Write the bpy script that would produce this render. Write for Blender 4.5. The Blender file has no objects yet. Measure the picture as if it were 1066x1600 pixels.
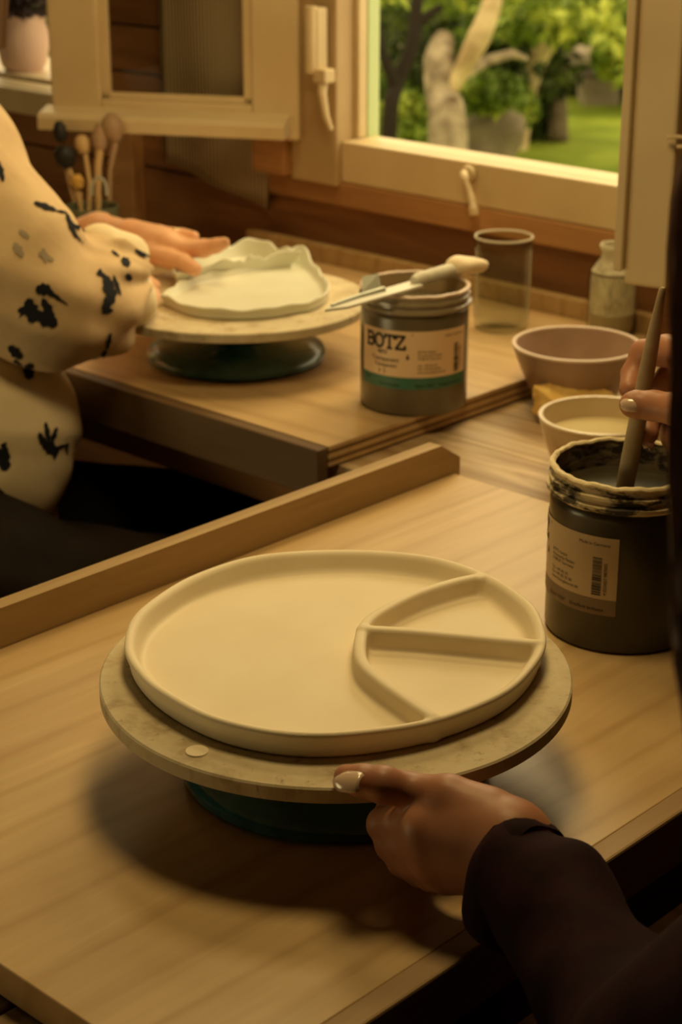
import bpy, bmesh, math, random
import numpy as np
from mathutils import Vector, Matrix, Euler
from mathutils.bvhtree import BVHTree
import openvdb as vdb
random.seed(7); rng = np.random.default_rng(7)
sc = bpy.context.scene
COL = sc.collection
# ---------------------------------------------------------------- camera
F = 2840.0; TH = math.radians(21.2); CH = 0.506          # focal in px of a 1066x1600 frame, pitch, height over the board top
cam_d = bpy.data.cameras.new('camera'); cam = bpy.data.objects.new('camera', cam_d); COL.objects.link(cam)
cam.location = (0, 0, CH); cam.rotation_euler = (math.pi/2 - TH, 0, 0)
cam_d.sensor_fit = 'VERTICAL'; cam_d.sensor_height = 36.0; cam_d.lens = 36.0*F/1600
cam_d.clip_start = 0.02; cam_d.clip_end = 200
cam_d.dof.use_dof = True; cam_d.dof.focus_distance = 0.97; cam_d.dof.aperture_fstop = 13.0
sc.camera = cam
# ---------------------------------------------------------------- light and exposure
sc.view_settings.view_transform = 'Standard'; sc.view_settings.look = 'None'
sc.view_settings.gamma = 1; sc.view_settings.use_curve_mapping = False
sc.view_settings.exposure = 0.0
sc.cycles.use_denoising = True
sc.cycles.sample_clamp_indirect = 4.0
sc.cycles.max_bounces = 10
sc.cycles.caustics_reflective = False; sc.cycles.caustics_refractive = False
w = bpy.data.worlds.new('world'); sc.world = w; w.use_nodes = True
bg = w.node_tree.nodes['Background']; bg.inputs[0].default_value = (1.0, .80, .46, 1); bg.inputs[1].default_value = 1.9
RZ = math.radians(46.7)                                    # the room and the tables stand turned by this much
cU = Vector((math.cos(RZ), math.sin(RZ), 0)); cV = Vector((-math.sin(RZ), math.cos(RZ), 0))
def UV(u, v, z=0.0): return cU*u + cV*v + Vector((0, 0, z))
def area(name, loc, target, sx, sy, power, col):
    l = bpy.data.lights.new(name, 'AREA'); l.shape = 'RECTANGLE'; l.size = sx; l.size_y = sy; l.energy = power; l.color = col
    o = bpy.data.objects.new(name, l); COL.objects.link(o); o.location = loc
    o.rotation_euler = (Vector(target)-Vector(loc)).to_track_quat('-Z', 'Y').to_euler(); return o
DAY = (1.0, .77, .36)
area('day_and_fill_light', UV(1.95, 1.30, .98), UV(.75, .8, 0), .6, .5, 8, DAY)
area('day_and_fill_light', UV(2.1, 2.5, 1.0), UV(1.0, 1.5, 0), .8, .6, 4, DAY)
LAMP = (1.0, .70, .28)
def lamp(loc, size, power):
    o = area('ceiling_lamp_light', loc, (loc[0], loc[1], 0), size, size, power, LAMP); o.data.shape = 'DISK'; return o
area('day_and_fill_light', (-1.25, .9, -.05), (.2, 1.9, -.15), .5, .4, 3.2, DAY)  # added low fill light, lifts the dark under the far board
lamp((.04, 1.05, .88), .26, 3.3)
lamp((-.02, 1.74, 1.00), .30, 3.4)
# ---------------------------------------------------------------- projection helpers: where a point of the photo lies on a plane of known height
cR = Vector((1, 0, 0)); cF = Vector((0, math.cos(TH), -math.sin(TH))); cD = Vector((0, -math.sin(TH), -math.cos(TH))); cC = Vector((0, 0, CH))
def ray(px, py): return cR*(px-533) + cD*(py-800) + cF*F
def P(px, py, z=0.0): d = ray(px, py); return cC + d*((z-CH)/d.z)
def Q(px, py, d): return cC + ray(px, py)*(d/F)
def W(px, py, u): d = ray(px, py); return cC + d*((u-cC.dot(cU))/d.dot(cU))
def luv(p): return (p.dot(cU), p.dot(cV), p.z)
# ---------------------------------------------------------------- materials
MATS = {}
def mat(name, base=(.5,.5,.5), rough=.5, spec=.5, metal=0, trans=0, ior=1.45, coat=0, sss=0):
    m = bpy.data.materials.new(name); m.use_nodes = True; b = m.node_tree.nodes['Principled BSDF']
    b.inputs['Base Color'].default_value = (*base, 1); b.inputs['Roughness'].default_value = rough
    b.inputs['Specular IOR Level'].default_value = spec; b.inputs['Metallic'].default_value = metal
    b.inputs['Transmission Weight'].default_value = trans; b.inputs['IOR'].default_value = ior
    b.inputs['Coat Weight'].default_value = coat; b.inputs['Coat Roughness'].default_value = .25
    if sss: b.inputs['Subsurface Weight'].default_value = sss; b.inputs['Subsurface Radius'].default_value = (.012,.005,.003); b.inputs['Subsurface Scale'].default_value = .6
    MATS[name] = m; return m
class NT:
    def __init__(s, m): s.m = m; s.t = m.node_tree; s.b = s.t.nodes['Principled BSDF']; s.co = s.t.nodes.new('ShaderNodeTexCoord').outputs['Object']
    def n(s, typ, **k):
        n = s.t.nodes.new(typ)
        for a, v in k.items(): setattr(n, a, v)
        return n
    def l(s, a, b): s.t.links.new(a, b)
    def mapping(s, scale, rot=(0,0,0), loc=(0,0,0), src=None):
        n = s.n('ShaderNodeMapping'); s.l(src or s.co, n.inputs[0]); n.inputs['Scale'].default_value = scale; n.inputs['Rotation'].default_value = rot; n.inputs['Location'].default_value = loc
        return n.outputs[0]
    def noise(s, vec, scale, detail=4, rough=.55, dist=0):
        n = s.n('ShaderNodeTexNoise'); s.l(vec, n.inputs['Vector']); n.inputs['Scale'].default_value = scale; n.inputs['Detail'].default_value = detail
        n.inputs['Roughness'].default_value = rough; n.inputs['Distortion'].default_value = dist; return n.outputs['Fac']
    def ramp(s, fac, stops):
        n = s.n('ShaderNodeValToRGB'); s.l(fac, n.inputs[0]); e = n.color_ramp.elements
        while len(e) < len(stops): e.new(.5)
        for i, (p, c) in enumerate(stops):
            e[i].position = p; e[i].color = (*c, 1) if hasattr(c, '__len__') else (c, c, c, 1)
        return n.outputs[0]
    def mix(s, a, b, fac, mode='MIX'):
        n = s.n('ShaderNodeMix', data_type='RGBA', blend_type=mode)
        if hasattr(fac, 'name'): s.l(fac, n.inputs[0])
        else: n.inputs[0].default_value = fac
        for v, i in ((a, 6), (b, 7)):
            if hasattr(v, 'name'): s.l(v, n.inputs[i])
            else: n.inputs[i].default_value = (*v, 1)
        return n.outputs[2]
    def color(s, c): s.l(c, s.b.inputs['Base Color'])
    def bump(s, h, strength=.3, dist=.001):
        n = s.n('ShaderNodeBump'); s.l(h, n.inputs['Height']); n.inputs['Strength'].default_value = strength; n.inputs['Distance'].default_value = dist
        s.l(n.outputs[0], s.b.inputs['Normal'])
def wood(name, c1, c2, axis='x', rough=.45, spec=.4, gs=1.0, contrast=1.0, knots=0, coat=0, bump=.15):
    m = mat(name, c1, rough, spec, coat=coat); t = NT(m)
    a = {'x': (1.6, 16, 16), 'y': (16, 1.6, 16), 'z': (16, 16, 1.6)}[axis]
    v = t.mapping(tuple(q*gs for q in a))
    f = t.noise(v, 1.0, 5, .6, .6)
    g = t.noise(t.mapping(tuple(q*gs*9 for q in a)), 1.0, 3, .6, .3)
    mid = tuple((p*.55+q*.45) for p, q in zip(c1, c2))
    col = t.ramp(f, [(.32, c2), (.45, mid), (.5, c1), (.56, tuple(min(1, q*1.06) for q in c1)), (.62, mid), (.75, c1)])
    col = t.mix(c1, col, contrast)
    wv = t.n('ShaderNodeTexWave', wave_type='RINGS', rings_direction='SPHERICAL'); k3 = {'x': (.55, 5, 5), 'y': (5, .55, 5), 'z': (5, 5, .55)}[axis]
    t.l(t.mapping(tuple(q*gs for q in k3), loc=(.7, 2.3, .4)), wv.inputs['Vector']); wv.inputs['Scale'].default_value = 1.7; wv.inputs['Distortion'].default_value = 5.5; wv.inputs['Detail'].default_value = 2.5; wv.inputs['Detail Scale'].default_value = .8
    col = t.mix(col, t.ramp(wv.outputs['Fac'], [(.0, (.74, .66, .55)), (.12, (.93, .90, .86)), (.4, (1, 1, 1))]), .75*contrast, 'MULTIPLY')
    col2 = t.mix(col, t.ramp(g, [(.35, (.72, .68, .62)), (.62, (1, 1, 1))]), .35*contrast, 'MULTIPLY')
    if knots:
        n = t.n('ShaderNodeTexVoronoi'); t.l(t.mapping((5, 5, 5), loc=(.3, .9, .2)), n.inputs['Vector']); n.inputs['Scale'].default_value = knots
        col2 = t.mix(tuple(q*.18 for q in c2), col2, t.ramp(n.outputs['Distance'], [(.05, 0), (.13, 1)]))
    t.color(col2); t.bump(g, bump, .0006); return m
def noisy(name, c1, c2, scale, rough=.6, spec=.4, lo=.35, hi=.65, bump=.2, bdist=.001, detail=5, **k):
    m = mat(name, c1, rough, spec, **k); t = NT(m); f = t.noise(t.co, scale, detail)
    t.color(t.ramp(f, [(lo, c1), (hi, c2)])); t.bump(f, bump, bdist); return m
M_board = wood('board_wood', (.60, .42, .21), (.49, .32, .14), 'x', .42, .45, 1.0, .6, coat=.12)
M_board2 = wood('second_board_wood', (.60, .42, .22), (.45, .28, .13), 'y', .34, .5, .8, .6, coat=.2)
M_rail = wood('rail_wood', (.44, .30, .145), (.33, .215, .095), 'x', .5, .35, 1.4, .6)
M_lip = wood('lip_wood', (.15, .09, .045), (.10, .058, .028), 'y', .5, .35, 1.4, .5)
M_lipx = wood('near_lip_wood', (.42, .28, .15), (.3, .19, .09), 'x', .5, .35, 1.4, .5)
M_table = wood('table_wood', (.56, .42, .26), (.34, .22, .11), 'y', .45, .45, 1.5, 1.0)
M_tablex = wood('table_wood_near', (.5, .36, .2), (.3, .2, .1), 'x', .45, .45, 1.5, 1.0)
M_wall = wood('wall_board_wood', (.27, .125, .05), (.15, .06, .024), 'y', .55, .35, .9, .9, knots=.55)
M_sill = wood('sill_wood', (.46, .25, .11), (.3, .15, .06), 'y', .5, .35, .9, .8, knots=.5)
M_floor = wood('floor_wood', (.30, .17, .08), (.17, .09, .04), 'y', .5, .4, .8, 1.0, knots=.5)
M_dark = wood('dark_timber', (.09, .05, .025), (.05, .026, .013), 'z', .6, .3)
M_paint = noisy('cream_paint', (.66, .54, .34), (.56, .44, .26), 9, .42, .45, .3, .75, .12, .0008)
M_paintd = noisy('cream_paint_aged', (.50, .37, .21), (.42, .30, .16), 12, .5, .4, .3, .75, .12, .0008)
M_plaster = noisy('room_plaster', (.07, .05, .03), (.06, .045, .028), 3, .8, .2)
M_clay = noisy('raw_clay', (.86, .76, .57), (.81, .70, .51), 22, .55, .3, .3, .7, .10, .0006)
M_clayd = noisy('clay_wall', (.74, .68, .50), (.66, .60, .44), 40, .6, .3, .3, .7, .15, .0006)
M_dish = noisy('greenish_clay', (.76, .76, .64), (.70, .70, .57), 25, .35, .5, .3, .7, .12, .0006)
def wheel_mat():
    m = mat('wheel_plaster', (.6,.52,.36), .7, .25); t = NT(m)
    f = t.noise(t.co, 55, 6, .65); g = t.noise(t.mapping((1,1,.3)), 140, 4, .7); h = t.noise(t.co, 14, 4, .6)
    c = t.ramp(f, [(.3, (.40,.31,.19)), (.48, (.60,.50,.33)), (.7, (.70,.61,.43))])
    c = t.mix(c, (.30,.23,.14), t.ramp(g, [(.60, 0.0), (.70, .8)])); c = t.mix(c, (.5,.44,.3), t.ramp(h, [(.45, 0.0), (.65, .5)]))
    t.color(c); t.bump(g, .25, .0008); return m
M_wheel = wheel_mat()
M_teal = noisy('teal_enamel', (.012,.07,.078), (.035,.14,.15), 30, .16, .6, coat=.6, bump=.05)
M_steel = mat('brushed_steel', (.72,.71,.63), .42, .5, metal=.25)
M_greymetal = mat('grey_metal', (.40,.41,.35), .45, .5, metal=.3)
M_white = noisy('white_smeared_handle', (.74,.72,.62), (.6,.57,.47), 60, .6, .3)
M_lump = noisy('clay_lump', (.86,.74,.54), (.78,.64,.44), 40, .6, .3, bump=.4, bdist=.002)
M_label = mat('label_paper', (.80,.58,.36), .45, .4); M_labelf = mat('label_paper_pale', (.62,.50,.34), .5, .4)
M_ink = mat('label_ink', (.02,.016,.014), .5, .3); M_inkg = mat('label_ink_grey', (.20,.14,.09), .5, .3)
M_band = mat('label_band_green', (.055,.16,.11), .45, .4); M_bandg = mat('label_band_grey', (.24,.18,.12), .5, .4)
def jar_mat(name, c1, c2, z0=.0):
    m = mat(name, c1, .28, .5, coat=.3); t = NT(m); f = t.noise(t.mapping((1,1,.35)), 40, 4)
    t.color(t.ramp(f, [(.35, c1), (.7, c2)])); return m
M_jar = jar_mat('glaze_filled_plastic', (.115,.092,.055), (.14,.112,.068)); M_jard = jar_mat('dark_glaze_plastic', (.043,.036,.022), (.055,.046,.028))
M_jartop = mat('empty_plastic_wall', (.07,.045,.028), .2, .5, coat=.4)
def crust(name, a, b, thr=.5):
    m = mat(name, a, .6, .3); t = NT(m); f = t.noise(t.mapping((1,1,2.2)), 46, 6, .65); t.color(t.ramp(f, [(thr-.05, a), (thr+.04, b)])); t.bump(f, .5, .002); return m
M_crust = crust('dried_glaze_crust', (.055,.042,.03), (.62,.52,.33), .5)
M_crustlight = crust('thick_dried_glaze', (.40,.32,.2), (.74,.63,.40), .42)
M_inside = crust('glaze_coated_wall', (.035,.028,.02), (.20,.16,.10), .5)
M_rimclear = mat('clear_plastic_rim', (.30,.25,.17), .2, .5, trans=.0, coat=.5)
M_glaze = mat('liquid_glaze', (.45,.34,.2), .2, .5)
M_glazeg = noisy('thick_glaze', (.33,.27,.17), (.24,.19,.12), 30, .6, .2)
def clear(name, tint, k, rough=.03):
    m = bpy.data.materials.new(name); m.use_nodes = True; t = m.node_tree; t.nodes.remove(t.nodes['Principled BSDF']); out = t.nodes['Material Output']
    a = t.nodes.new('ShaderNodeBsdfTransparent'); a.inputs[0].default_value = (*tint, 1); g = t.nodes.new('ShaderNodeBsdfGlossy'); g.inputs['Roughness'].default_value = rough
    f = t.nodes.new('ShaderNodeLayerWeight'); f.inputs['Blend'].default_value = k; x = t.nodes.new('ShaderNodeMixShader')
    mu = t.nodes.new('ShaderNodeMath'); mu.operation = 'MULTIPLY'; mu.inputs[1].default_value = .45; t.links.new(f.outputs['Fresnel'], mu.inputs[0]); t.links.new(mu.outputs[0], x.inputs[0]); t.links.new(a.outputs[0], x.inputs[1]); t.links.new(g.outputs[0], x.inputs[2]); t.links.new(x.outputs[0], out.inputs[0]); return m
M_glass = clear('clear_glass', (.90,.91,.87), .05); M_pane = clear('window_glass', (.97,.98,.96), .10, .0)
M_milk = noisy('milky_residue', (.46,.43,.36), (.30,.27,.21), 45, .5, .3, detail=6)
def film(name, c1, c2, sc_, lo, hi, amax):
    m = noisy(name, c1, c2, sc_, .6, .3); t = NT(m); f = t.noise(t.mapping((1, 1, .3)), sc_*1.3, 5, .7); a = t.ramp(f, [(lo, 0.0), (hi, amax)]); t.l(a, t.b.inputs['Alpha']); return m
def edge_light(name, c, a0, a1):
    m = mat(name, c, .5, .3); t = NT(m); f = t.n('ShaderNodeLayerWeight'); f.inputs['Blend'].default_value = .5; q = t.noise(t.mapping((1, 1, .3)), 60, 5, .7); k = t.ramp(f.outputs['Facing'], [(.3, a0), (.95, a1)]); t.l(t.mix(k, t.ramp(q, [(.3, .5), (.7, 1.0)]), 1.0, 'MULTIPLY'), t.b.inputs['Alpha']); return m  # pale film, denser at grazing angles, paints the bright edges of glass
M_frost = film('dried_film_on_glass', (.92,.88,.74), (.70,.62,.48), 60, .25, .55, .9); M_edgelight = edge_light('glass_edge_highlight', (.90,.84,.68), .05, .55); M_rimlight = film('glass_rim_highlight', (.95,.9,.75), (.9,.85,.7), 20, .0, .3, .55)  # the last one is a painted highlight for glass rims
M_pink = noisy('pink_earthenware', (.42,.29,.215), (.36,.245,.18), 30, .35, .45)
M_pinkrim = mat('pale_rim', (.66,.52,.42), .35, .5)
M_cream = noisy('cream_glazed_bowl', (.66,.53,.34), (.62,.49,.31), 14, .22, .5, coat=.4)
M_water = mat('milky_water', (.66,.56,.33), .08, .5)
M_sponge = noisy('sponge_foam', (.95,.70,.26), (.80,.52,.16), 90, .9, .1, bump=.8, bdist=.003)
M_brushwood = noisy('clay_stained_handle', (.46,.37,.24), (.36,.27,.16), 50, .6, .3)
M_green = noisy('olive_green_pot', (.14,.15,.09), (.10,.105,.06), 20, .5, .4)
M_black = mat('black_tool', (.012,.012,.012), .5, .4)
M_toolwood = mat('pale_tool_wood', (.55,.38,.19), .5, .35); M_toolbrown = mat('brown_rubber_rib', (.36,.24,.15), .5, .35); M_yellow = mat('yellow_sponge_tool', (.62,.38,.1), .7, .2)
M_terra = noisy('pale_terracotta', (.66,.46,.40), (.58,.40,.34), 12, .7, .3)
M_hair = noisy('auburn_hair', (.16,.055,.022), (.07,.024,.011), 80, .45, .4)
def skin_mat(name, c1, c2): return noisy(name, c1, c2, 18, .45, .4, sss=.18, bump=.06, bdist=.0008)
M_skin = skin_mat('light_skin', (.80,.47,.29), (.72,.38,.22)); M_skin2 = skin_mat('darker_lit_skin', (.43,.20,.115), (.36,.155,.085))
M_nail = mat('pale_nail', (.66,.48,.36), .12, .6, coat=.9)
M_sweater = noisy('dark_plum_knit', (.022,.0045,.0075), (.012,.003,.0045), 60, .85, .15, bump=.3)
def fabric_folds(name, c1, c2):
    m = mat(name, c1, .75, .2); t = NT(m); f = t.noise(t.co, 14, 4, .6, .4); g = t.noise(t.co, 500, 2); t.color(t.ramp(f, [(.3, c2), (.6, c1)]))
    t.bump(f, .35, .006); return m
M_blouse = fabric_folds('cream_blouse_cloth', (.84,.72,.50), (.80,.67,.45))
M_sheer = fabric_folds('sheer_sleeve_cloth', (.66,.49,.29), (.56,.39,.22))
M_print = mat('navy_print', (.018,.020,.026), .8, .1); M_printf = mat('faded_grey_print', (.36,.30,.22), .8, .1)
M_trouser = noisy('dark_brown_trousers', (.018,.011,.007), (.010,.006,.004), 12, .85, .15); M_trouserblack = noisy('black_and_shaded_trousers', (.007,.006,.005), (.005,.004,.004), 12, .9, .1)
def towel_mat():
    m = mat('striped_linen', (.3,.22,.15), .9, .1); t = NT(m)
    wv = t.n('ShaderNodeTexWave', wave_type='BANDS', bands_direction='Y'); t.l(t.mapping((1,1,.35)), wv.inputs['Vector']); wv.inputs['Scale'].default_value = 48; wv.inputs['Distortion'].default_value = .6
    t.color(t.ramp(wv.outputs['Fac'], [(.3, (.17,.125,.08)), (.7, (.50,.40,.28))])); return m
M_towel = towel_mat()
M_grass = noisy('lawn_green', (.17,.24,.022), (.33,.40,.05), 3.0, .9, .1)
M_bark = noisy('mottled_bark', (.50,.42,.28), (.13,.09,.05), 16, .9, .1, bump=.6, bdist=.02)
M_barkl = noisy('sunlit_pale_bark', (.80,.66,.36), (.40,.29,.14), 10, .9, .1, bump=.6, bdist=.02)
M_barkd = mat('dark_branch', (.03,.024,.016), .9, .1)
M_stone = noisy('grey_stone', (.36,.30,.21), (.20,.16,.11), 5, .9, .1, bump=.6, bdist=.02)
M_post = noisy('weathered_post', (.22,.17,.11), (.13,.10,.06), 6, .9, .1)
def leaf_mat(name, cs, sc_=2.4):
    m = mat(name, cs[0], .6, .25); t = NT(m); f = t.noise(t.co, sc_, 6, .75)
    t.color(t.ramp(f, [(.36, cs[0]), (.5, cs[1]), (.62, cs[2])]))
    m.node_tree.nodes['Principled BSDF'].inputs['Transmission Weight'].default_value = 0
    return m
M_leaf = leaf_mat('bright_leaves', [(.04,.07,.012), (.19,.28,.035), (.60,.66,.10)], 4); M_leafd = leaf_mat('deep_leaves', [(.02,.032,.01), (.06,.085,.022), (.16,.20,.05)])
M_leafp = mat('purple_leaves', (.05,.03,.035), .6, .3)
# ---------------------------------------------------------------- object helpers
def setp(o, label=None, cat=None, group=None, kind=None):
    if label: o['label'] = label
    if cat: o['category'] = cat
    if group: o['group'] = group
    if kind: o['kind'] = kind
    return o
def mk(name, verts, faces, m, parent=None, smooth=False, loc=None, rz=None, mats=None, fm=None):
    me = bpy.data.meshes.new(name); me.from_pydata([tuple(v) for v in verts], [], [tuple(f) for f in faces]); me.materials.append(m)
    for x in (mats or []): me.materials.append(x)
    if fm is not None: me.polygons.foreach_set('material_index', fm)
    if smooth: me.polygons.foreach_set('use_smooth', [True]*len(me.polygons)); me.set_sharp_from_angle(angle=math.radians(42))
    me.update(); o = bpy.data.objects.new(name, me); COL.objects.link(o)
    if parent: o.parent = parent
    if loc is not None: o.location = loc
    if rz is not None: o.rotation_euler = (0, 0, rz)
    return o
def empty(name, loc, rz=0, label=None, cat=None, group=None):
    o = bpy.data.objects.new(name, None); COL.objects.link(o); o.location = loc; o.rotation_euler = (0, 0, rz); o.empty_display_size = .02
    return setp(o, label, cat, group)
def boxdata(lo, hi, bev=0.0):
    bm = bmesh.new(); bmesh.ops.create_cube(bm, size=1)
    for v in bm.verts: v.co = Vector([(lo[i]+hi[i])/2 + v.co[i]*(hi[i]-lo[i]) for i in range(3)])
    if bev: bmesh.ops.bevel(bm, geom=bm.edges[:], offset=bev, segments=2, affect='EDGES', profile=.5)
    vs = [v.co.copy() for v in bm.verts]; bm.verts.index_update(); fs = [[v.index for v in f.verts] for f in bm.faces]; bm.free(); return vs, fs
def box(name, lo, hi, m, parent=None, bev=.0008, **k):
    lo2 = [min(a, b) for a, b in zip(lo, hi)]; hi2 = [max(a, b) for a, b in zip(lo, hi)]
    return mk(name, *boxdata(lo2, hi2, bev), m, parent, **k)
class MB:                                                   # collects shapes that make ONE part
    def __init__(s): s.v = []; s.f = []
    def add(s, d, T=None):
        n = len(s.v); s.v += [T @ v if T else v for v in d[0]]; s.f += [[i+n for i in f] for f in d[1]]; return s
def lathe(prof, n=64, fn=None, closed=False):
    vs, fs = [], []; m = len(prof)
    for (r, z) in prof:
        for k in range(n):
            a = 2*math.pi*k/n; rr, zz = (fn(r, z, a) if fn else (r, z)); vs.append(Vector((rr*math.cos(a), rr*math.sin(a), zz)))
    for i in range(m if closed else m-1):
        for k in range(n):
            j = (i+1) % m; a, b = i*n+k, i*n+(k+1) % n; c, d = j*n+(k+1) % n, j*n+k; fs.append((a, b, c, d))
    if not closed: fs.append(tuple(range(n))[::-1]); fs.append(tuple((m-1)*n+k for k in range(n)))
    return vs, fs
def tube(pts, rads, n=10, cap=True):
    pts = [Vector(p) for p in pts]; vs, fs = [], []; up = Vector((0, 0, 1))
    t0 = (pts[1]-pts[0]).normalized(); nrm = t0.cross(up)
    if nrm.length < .1: nrm = t0.cross(Vector((1, 0, 0)))
    nrm.normalize()
    for i, p in enumerate(pts):
        t = (pts[min(i+1, len(pts)-1)]-pts[max(i-1, 0)]).normalized(); nrm = (nrm - t*nrm.dot(t)).normalized(); b = t.cross(nrm); r = rads[i] if hasattr(rads, '__len__') else rads
        for k in range(n): a = 2*math.pi*k/n; vs.append(p + (nrm*math.cos(a)+b*math.sin(a))*r)
    for i in range(len(pts)-1):
        for k in range(n): fs.append((i*n+k, i*n+(k+1) % n, (i+1)*n+(k+1) % n, (i+1)*n+k))
    if cap: fs.append(tuple(range(n))[::-1]); fs.append(tuple((len(pts)-1)*n+k for k in range(n)))
    return vs, fs
def catmull(pts, per=8, closed=False):
    pts = [Vector(p) for p in pts]; n = len(pts); out = []
    for i in range(n if closed else n-1):
        g = (lambda j: pts[j % n]) if closed else (lambda j: pts[max(0, min(n-1, j))])
        a, b, c, d = g(i-1), g(i), g(i+1), g(i+2)
        for k in range(per):
            t = k/per; out.append(.5*((2*b)+(c-a)*t+(2*a-5*b+4*c-d)*t*t+(3*b-a-3*c+d)*t**3))
    if not closed: out.append(pts[-1])
    return out
# signed distance fields -> one continuous surface
def smin(a, b, k): h = np.clip(.5+.5*(b-a)/k, 0, 1); return b*(1-h)+a*h-k*h*(1-h)
def cone(X, a, b, ra, rb, sq=None):
    a = np.array(a, dtype=np.float32); b = np.array(b, dtype=np.float32); ab = b-a; L = float(ab@ab) or 1e-9
    t = np.clip(((X[0]-a[0])*ab[0]+(X[1]-a[1])*ab[1]+(X[2]-a[2])*ab[2])/L, 0, 1)
    return np.sqrt((X[0]-a[0]-t*ab[0])**2+(X[1]-a[1]-t*ab[1])**2+(X[2]-a[2]-t*ab[2])**2)-(ra+(rb-ra)*t)
def ellip(X, c, r):
    q = np.sqrt(((X[0]-c[0])/r[0])**2+((X[1]-c[1])/r[1])**2+((X[2]-c[2])/r[2])**2); return (q-1)*min(r)
def chain(X, pts, k=.004):
    D = None
    for (p, r), (q, s) in zip(pts, pts[1:]):
        d = cone(X, p, q, r, s); D = d if D is None else smin(D, d, k)
    return D
def grid(lo, hi, h):
    ax = [np.arange(lo[i], hi[i]+h, h, dtype=np.float32) for i in range(3)]
    return np.meshgrid(*ax, indexing='ij')
def surf(D, lo, h):
    g = vdb.FloatGrid(4*h); g.copyFromArray(np.ascontiguousarray(np.clip(D, -4*h, 4*h).astype(np.float64)))
    T = vdb.createLinearTransform(voxelSize=h); T.postTranslate(tuple(float(x) for x in lo)); g.transform = T
    pts, quads = g.convertToQuads(0.0)
    V, Q4 = np.array(pts), np.array(quads)
    p = V[Q4]; n = np.cross(p[:, 2]-p[:, 0], p[:, 3]-p[:, 1]); vol = (n*p.mean(1)).sum()
    if vol < 0: Q4 = Q4[:, ::-1]
    return V, Q4
def bounds(pts, pad=.01):
    a = np.array([tuple(p) for p, r in pts]); r = max(r for p, r in pts); return a.min(0)-r-pad, a.max(0)+r+pad
def mkn(name, V, Q4, m, parent=None, origin=None, smooth=True):
    if origin is not None: V = V-np.array(origin)
    me = bpy.data.meshes.new(name); nv, nf = len(V), len(Q4)
    me.vertices.add(nv); me.vertices.foreach_set('co', np.asarray(V, dtype=np.float32).ravel())
    me.loops.add(nf*4); me.loops.foreach_set('vertex_index', np.asarray(Q4, dtype=np.int32).ravel())
    me.polygons.add(nf); me.polygons.foreach_set('loop_start', np.arange(0, nf*4, 4, dtype=np.int32)); me.polygons.foreach_set('loop_total', np.full(nf, 4, dtype=np.int32))
    me.update(calc_edges=True); me.validate(); me.materials.append(m)
    me.polygons.foreach_set('use_smooth', [smooth]*nf)
    o = bpy.data.objects.new(name, me); COL.objects.link(o)
    if parent: o.parent = parent
    return o
def vnoise(X, f, seed=0):                                   # cheap smooth wobble
    s = seed*1.7; return (np.sin(X[0]*f+s)*np.cos(X[1]*f*1.13+s*2)+np.sin(X[1]*f*.8+X[2]*f*1.2+s*3)+np.cos(X[0]*f*.6-X[2]*f*.9+s))/3
ZF = -.76                                                    # floor
# ================================================================ THE ROOM (local axes: x = u towards the window wall, y = v along it)
UW = 1.57; WT = .044
O1 = (.875, 1.470, .146, .98); O2 = (1.985, 2.72, .16, .98)     # openings: v0, v1, z0, z1
def S(name, kind='structure'): return setp(bpy.data.objects.new(name, None), kind=kind)
def room_empty(name):
    o = bpy.data.objects.new(name, None); COL.objects.link(o); o.rotation_euler = (0, 0, RZ); o['kind'] = 'structure'; return o
wall = room_empty('wall_back')
zs = [ZF, -.656, -.536, -.416, -.296, -.176, -.056, .064, .124, .183, .243, .303, .42, .54, .66, .78, .90, 1.02, 1.14, 1.30, 1.5]
VMIN, VMAX = -1.2, 3.3
for a, b in zip(zs, zs[1:]):
    segs = [(VMIN, VMAX)]
    for (v0, v1, z0, z1) in ((.875-.055, 1.532, .091, 1.06), (1.925, 2.80, .112, 1.06)):
        if b > z0+.02 and a < z1-.02:
            ns = []
            for s0, s1 in segs:
                if v0 > s0 and v1 < s1: ns += [(s0, v0), (v1, s1)]
                else: ns.append((s0, s1))
            segs = ns
    for s0, s1 in segs:
        box('board', (UW+random.uniform(0, .002), s0, a+.0015), (UW+WT, s1, b-.0015), M_wall, wall, .0025)
box('backing', (UW+.012, VMIN, ZF), (UW+WT-.01, .80-.05, 1.5), M_dark, wall, 0); box('backing', (UW+.012, 1.53, .2), (UW+WT-.01, 1.94, 1.5), M_dark, wall, 0); box('backing', (UW+.012, VMIN, ZF), (UW+WT-.01, VMAX, .085), M_dark, wall, 0)
o = box('trim_1', (UW-.012, .70, .064), (UW+.02, 1.60, .0925), M_sill, None, .002, rz=RZ); o['kind'] = 'structure'
o = box('trim_2', (UW-.022, 1.835, -.02), (UW, 1.885, .135), M_sill, None, .002, rz=RZ); o['kind'] = 'structure'
o = box('trim_3', (UW-.03, 1.545, .0925), (UW, 1.60, .30), M_sill, None, .002, rz=RZ); o['kind'] = 'structure'
fl = room_empty('floor')
for i in range(34):
    y0 = VMIN+i*.1324; box('plank', (-1.6, y0+.001, ZF-.02), (UW+.05, y0+.1314, ZF), M_floor, fl, .001)
for nm, lo, hi in (('wall_left', (-1.6, VMAX, ZF), (UW+WT, VMAX+.05, 1.5)), ('wall_right', (-1.6, VMIN-.05, ZF), (UW+WT, VMIN, 1.5)), ('wall_front', (-1.65, VMIN, ZF), (-1.6, VMAX, 1.5)), ('ceiling', (-1.65, VMIN-.05, 1.5), (UW+WT, VMAX+.05, 1.55))):
    setp(box(nm, lo, hi, M_plaster, None, 0, rz=RZ), kind='structure')
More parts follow.
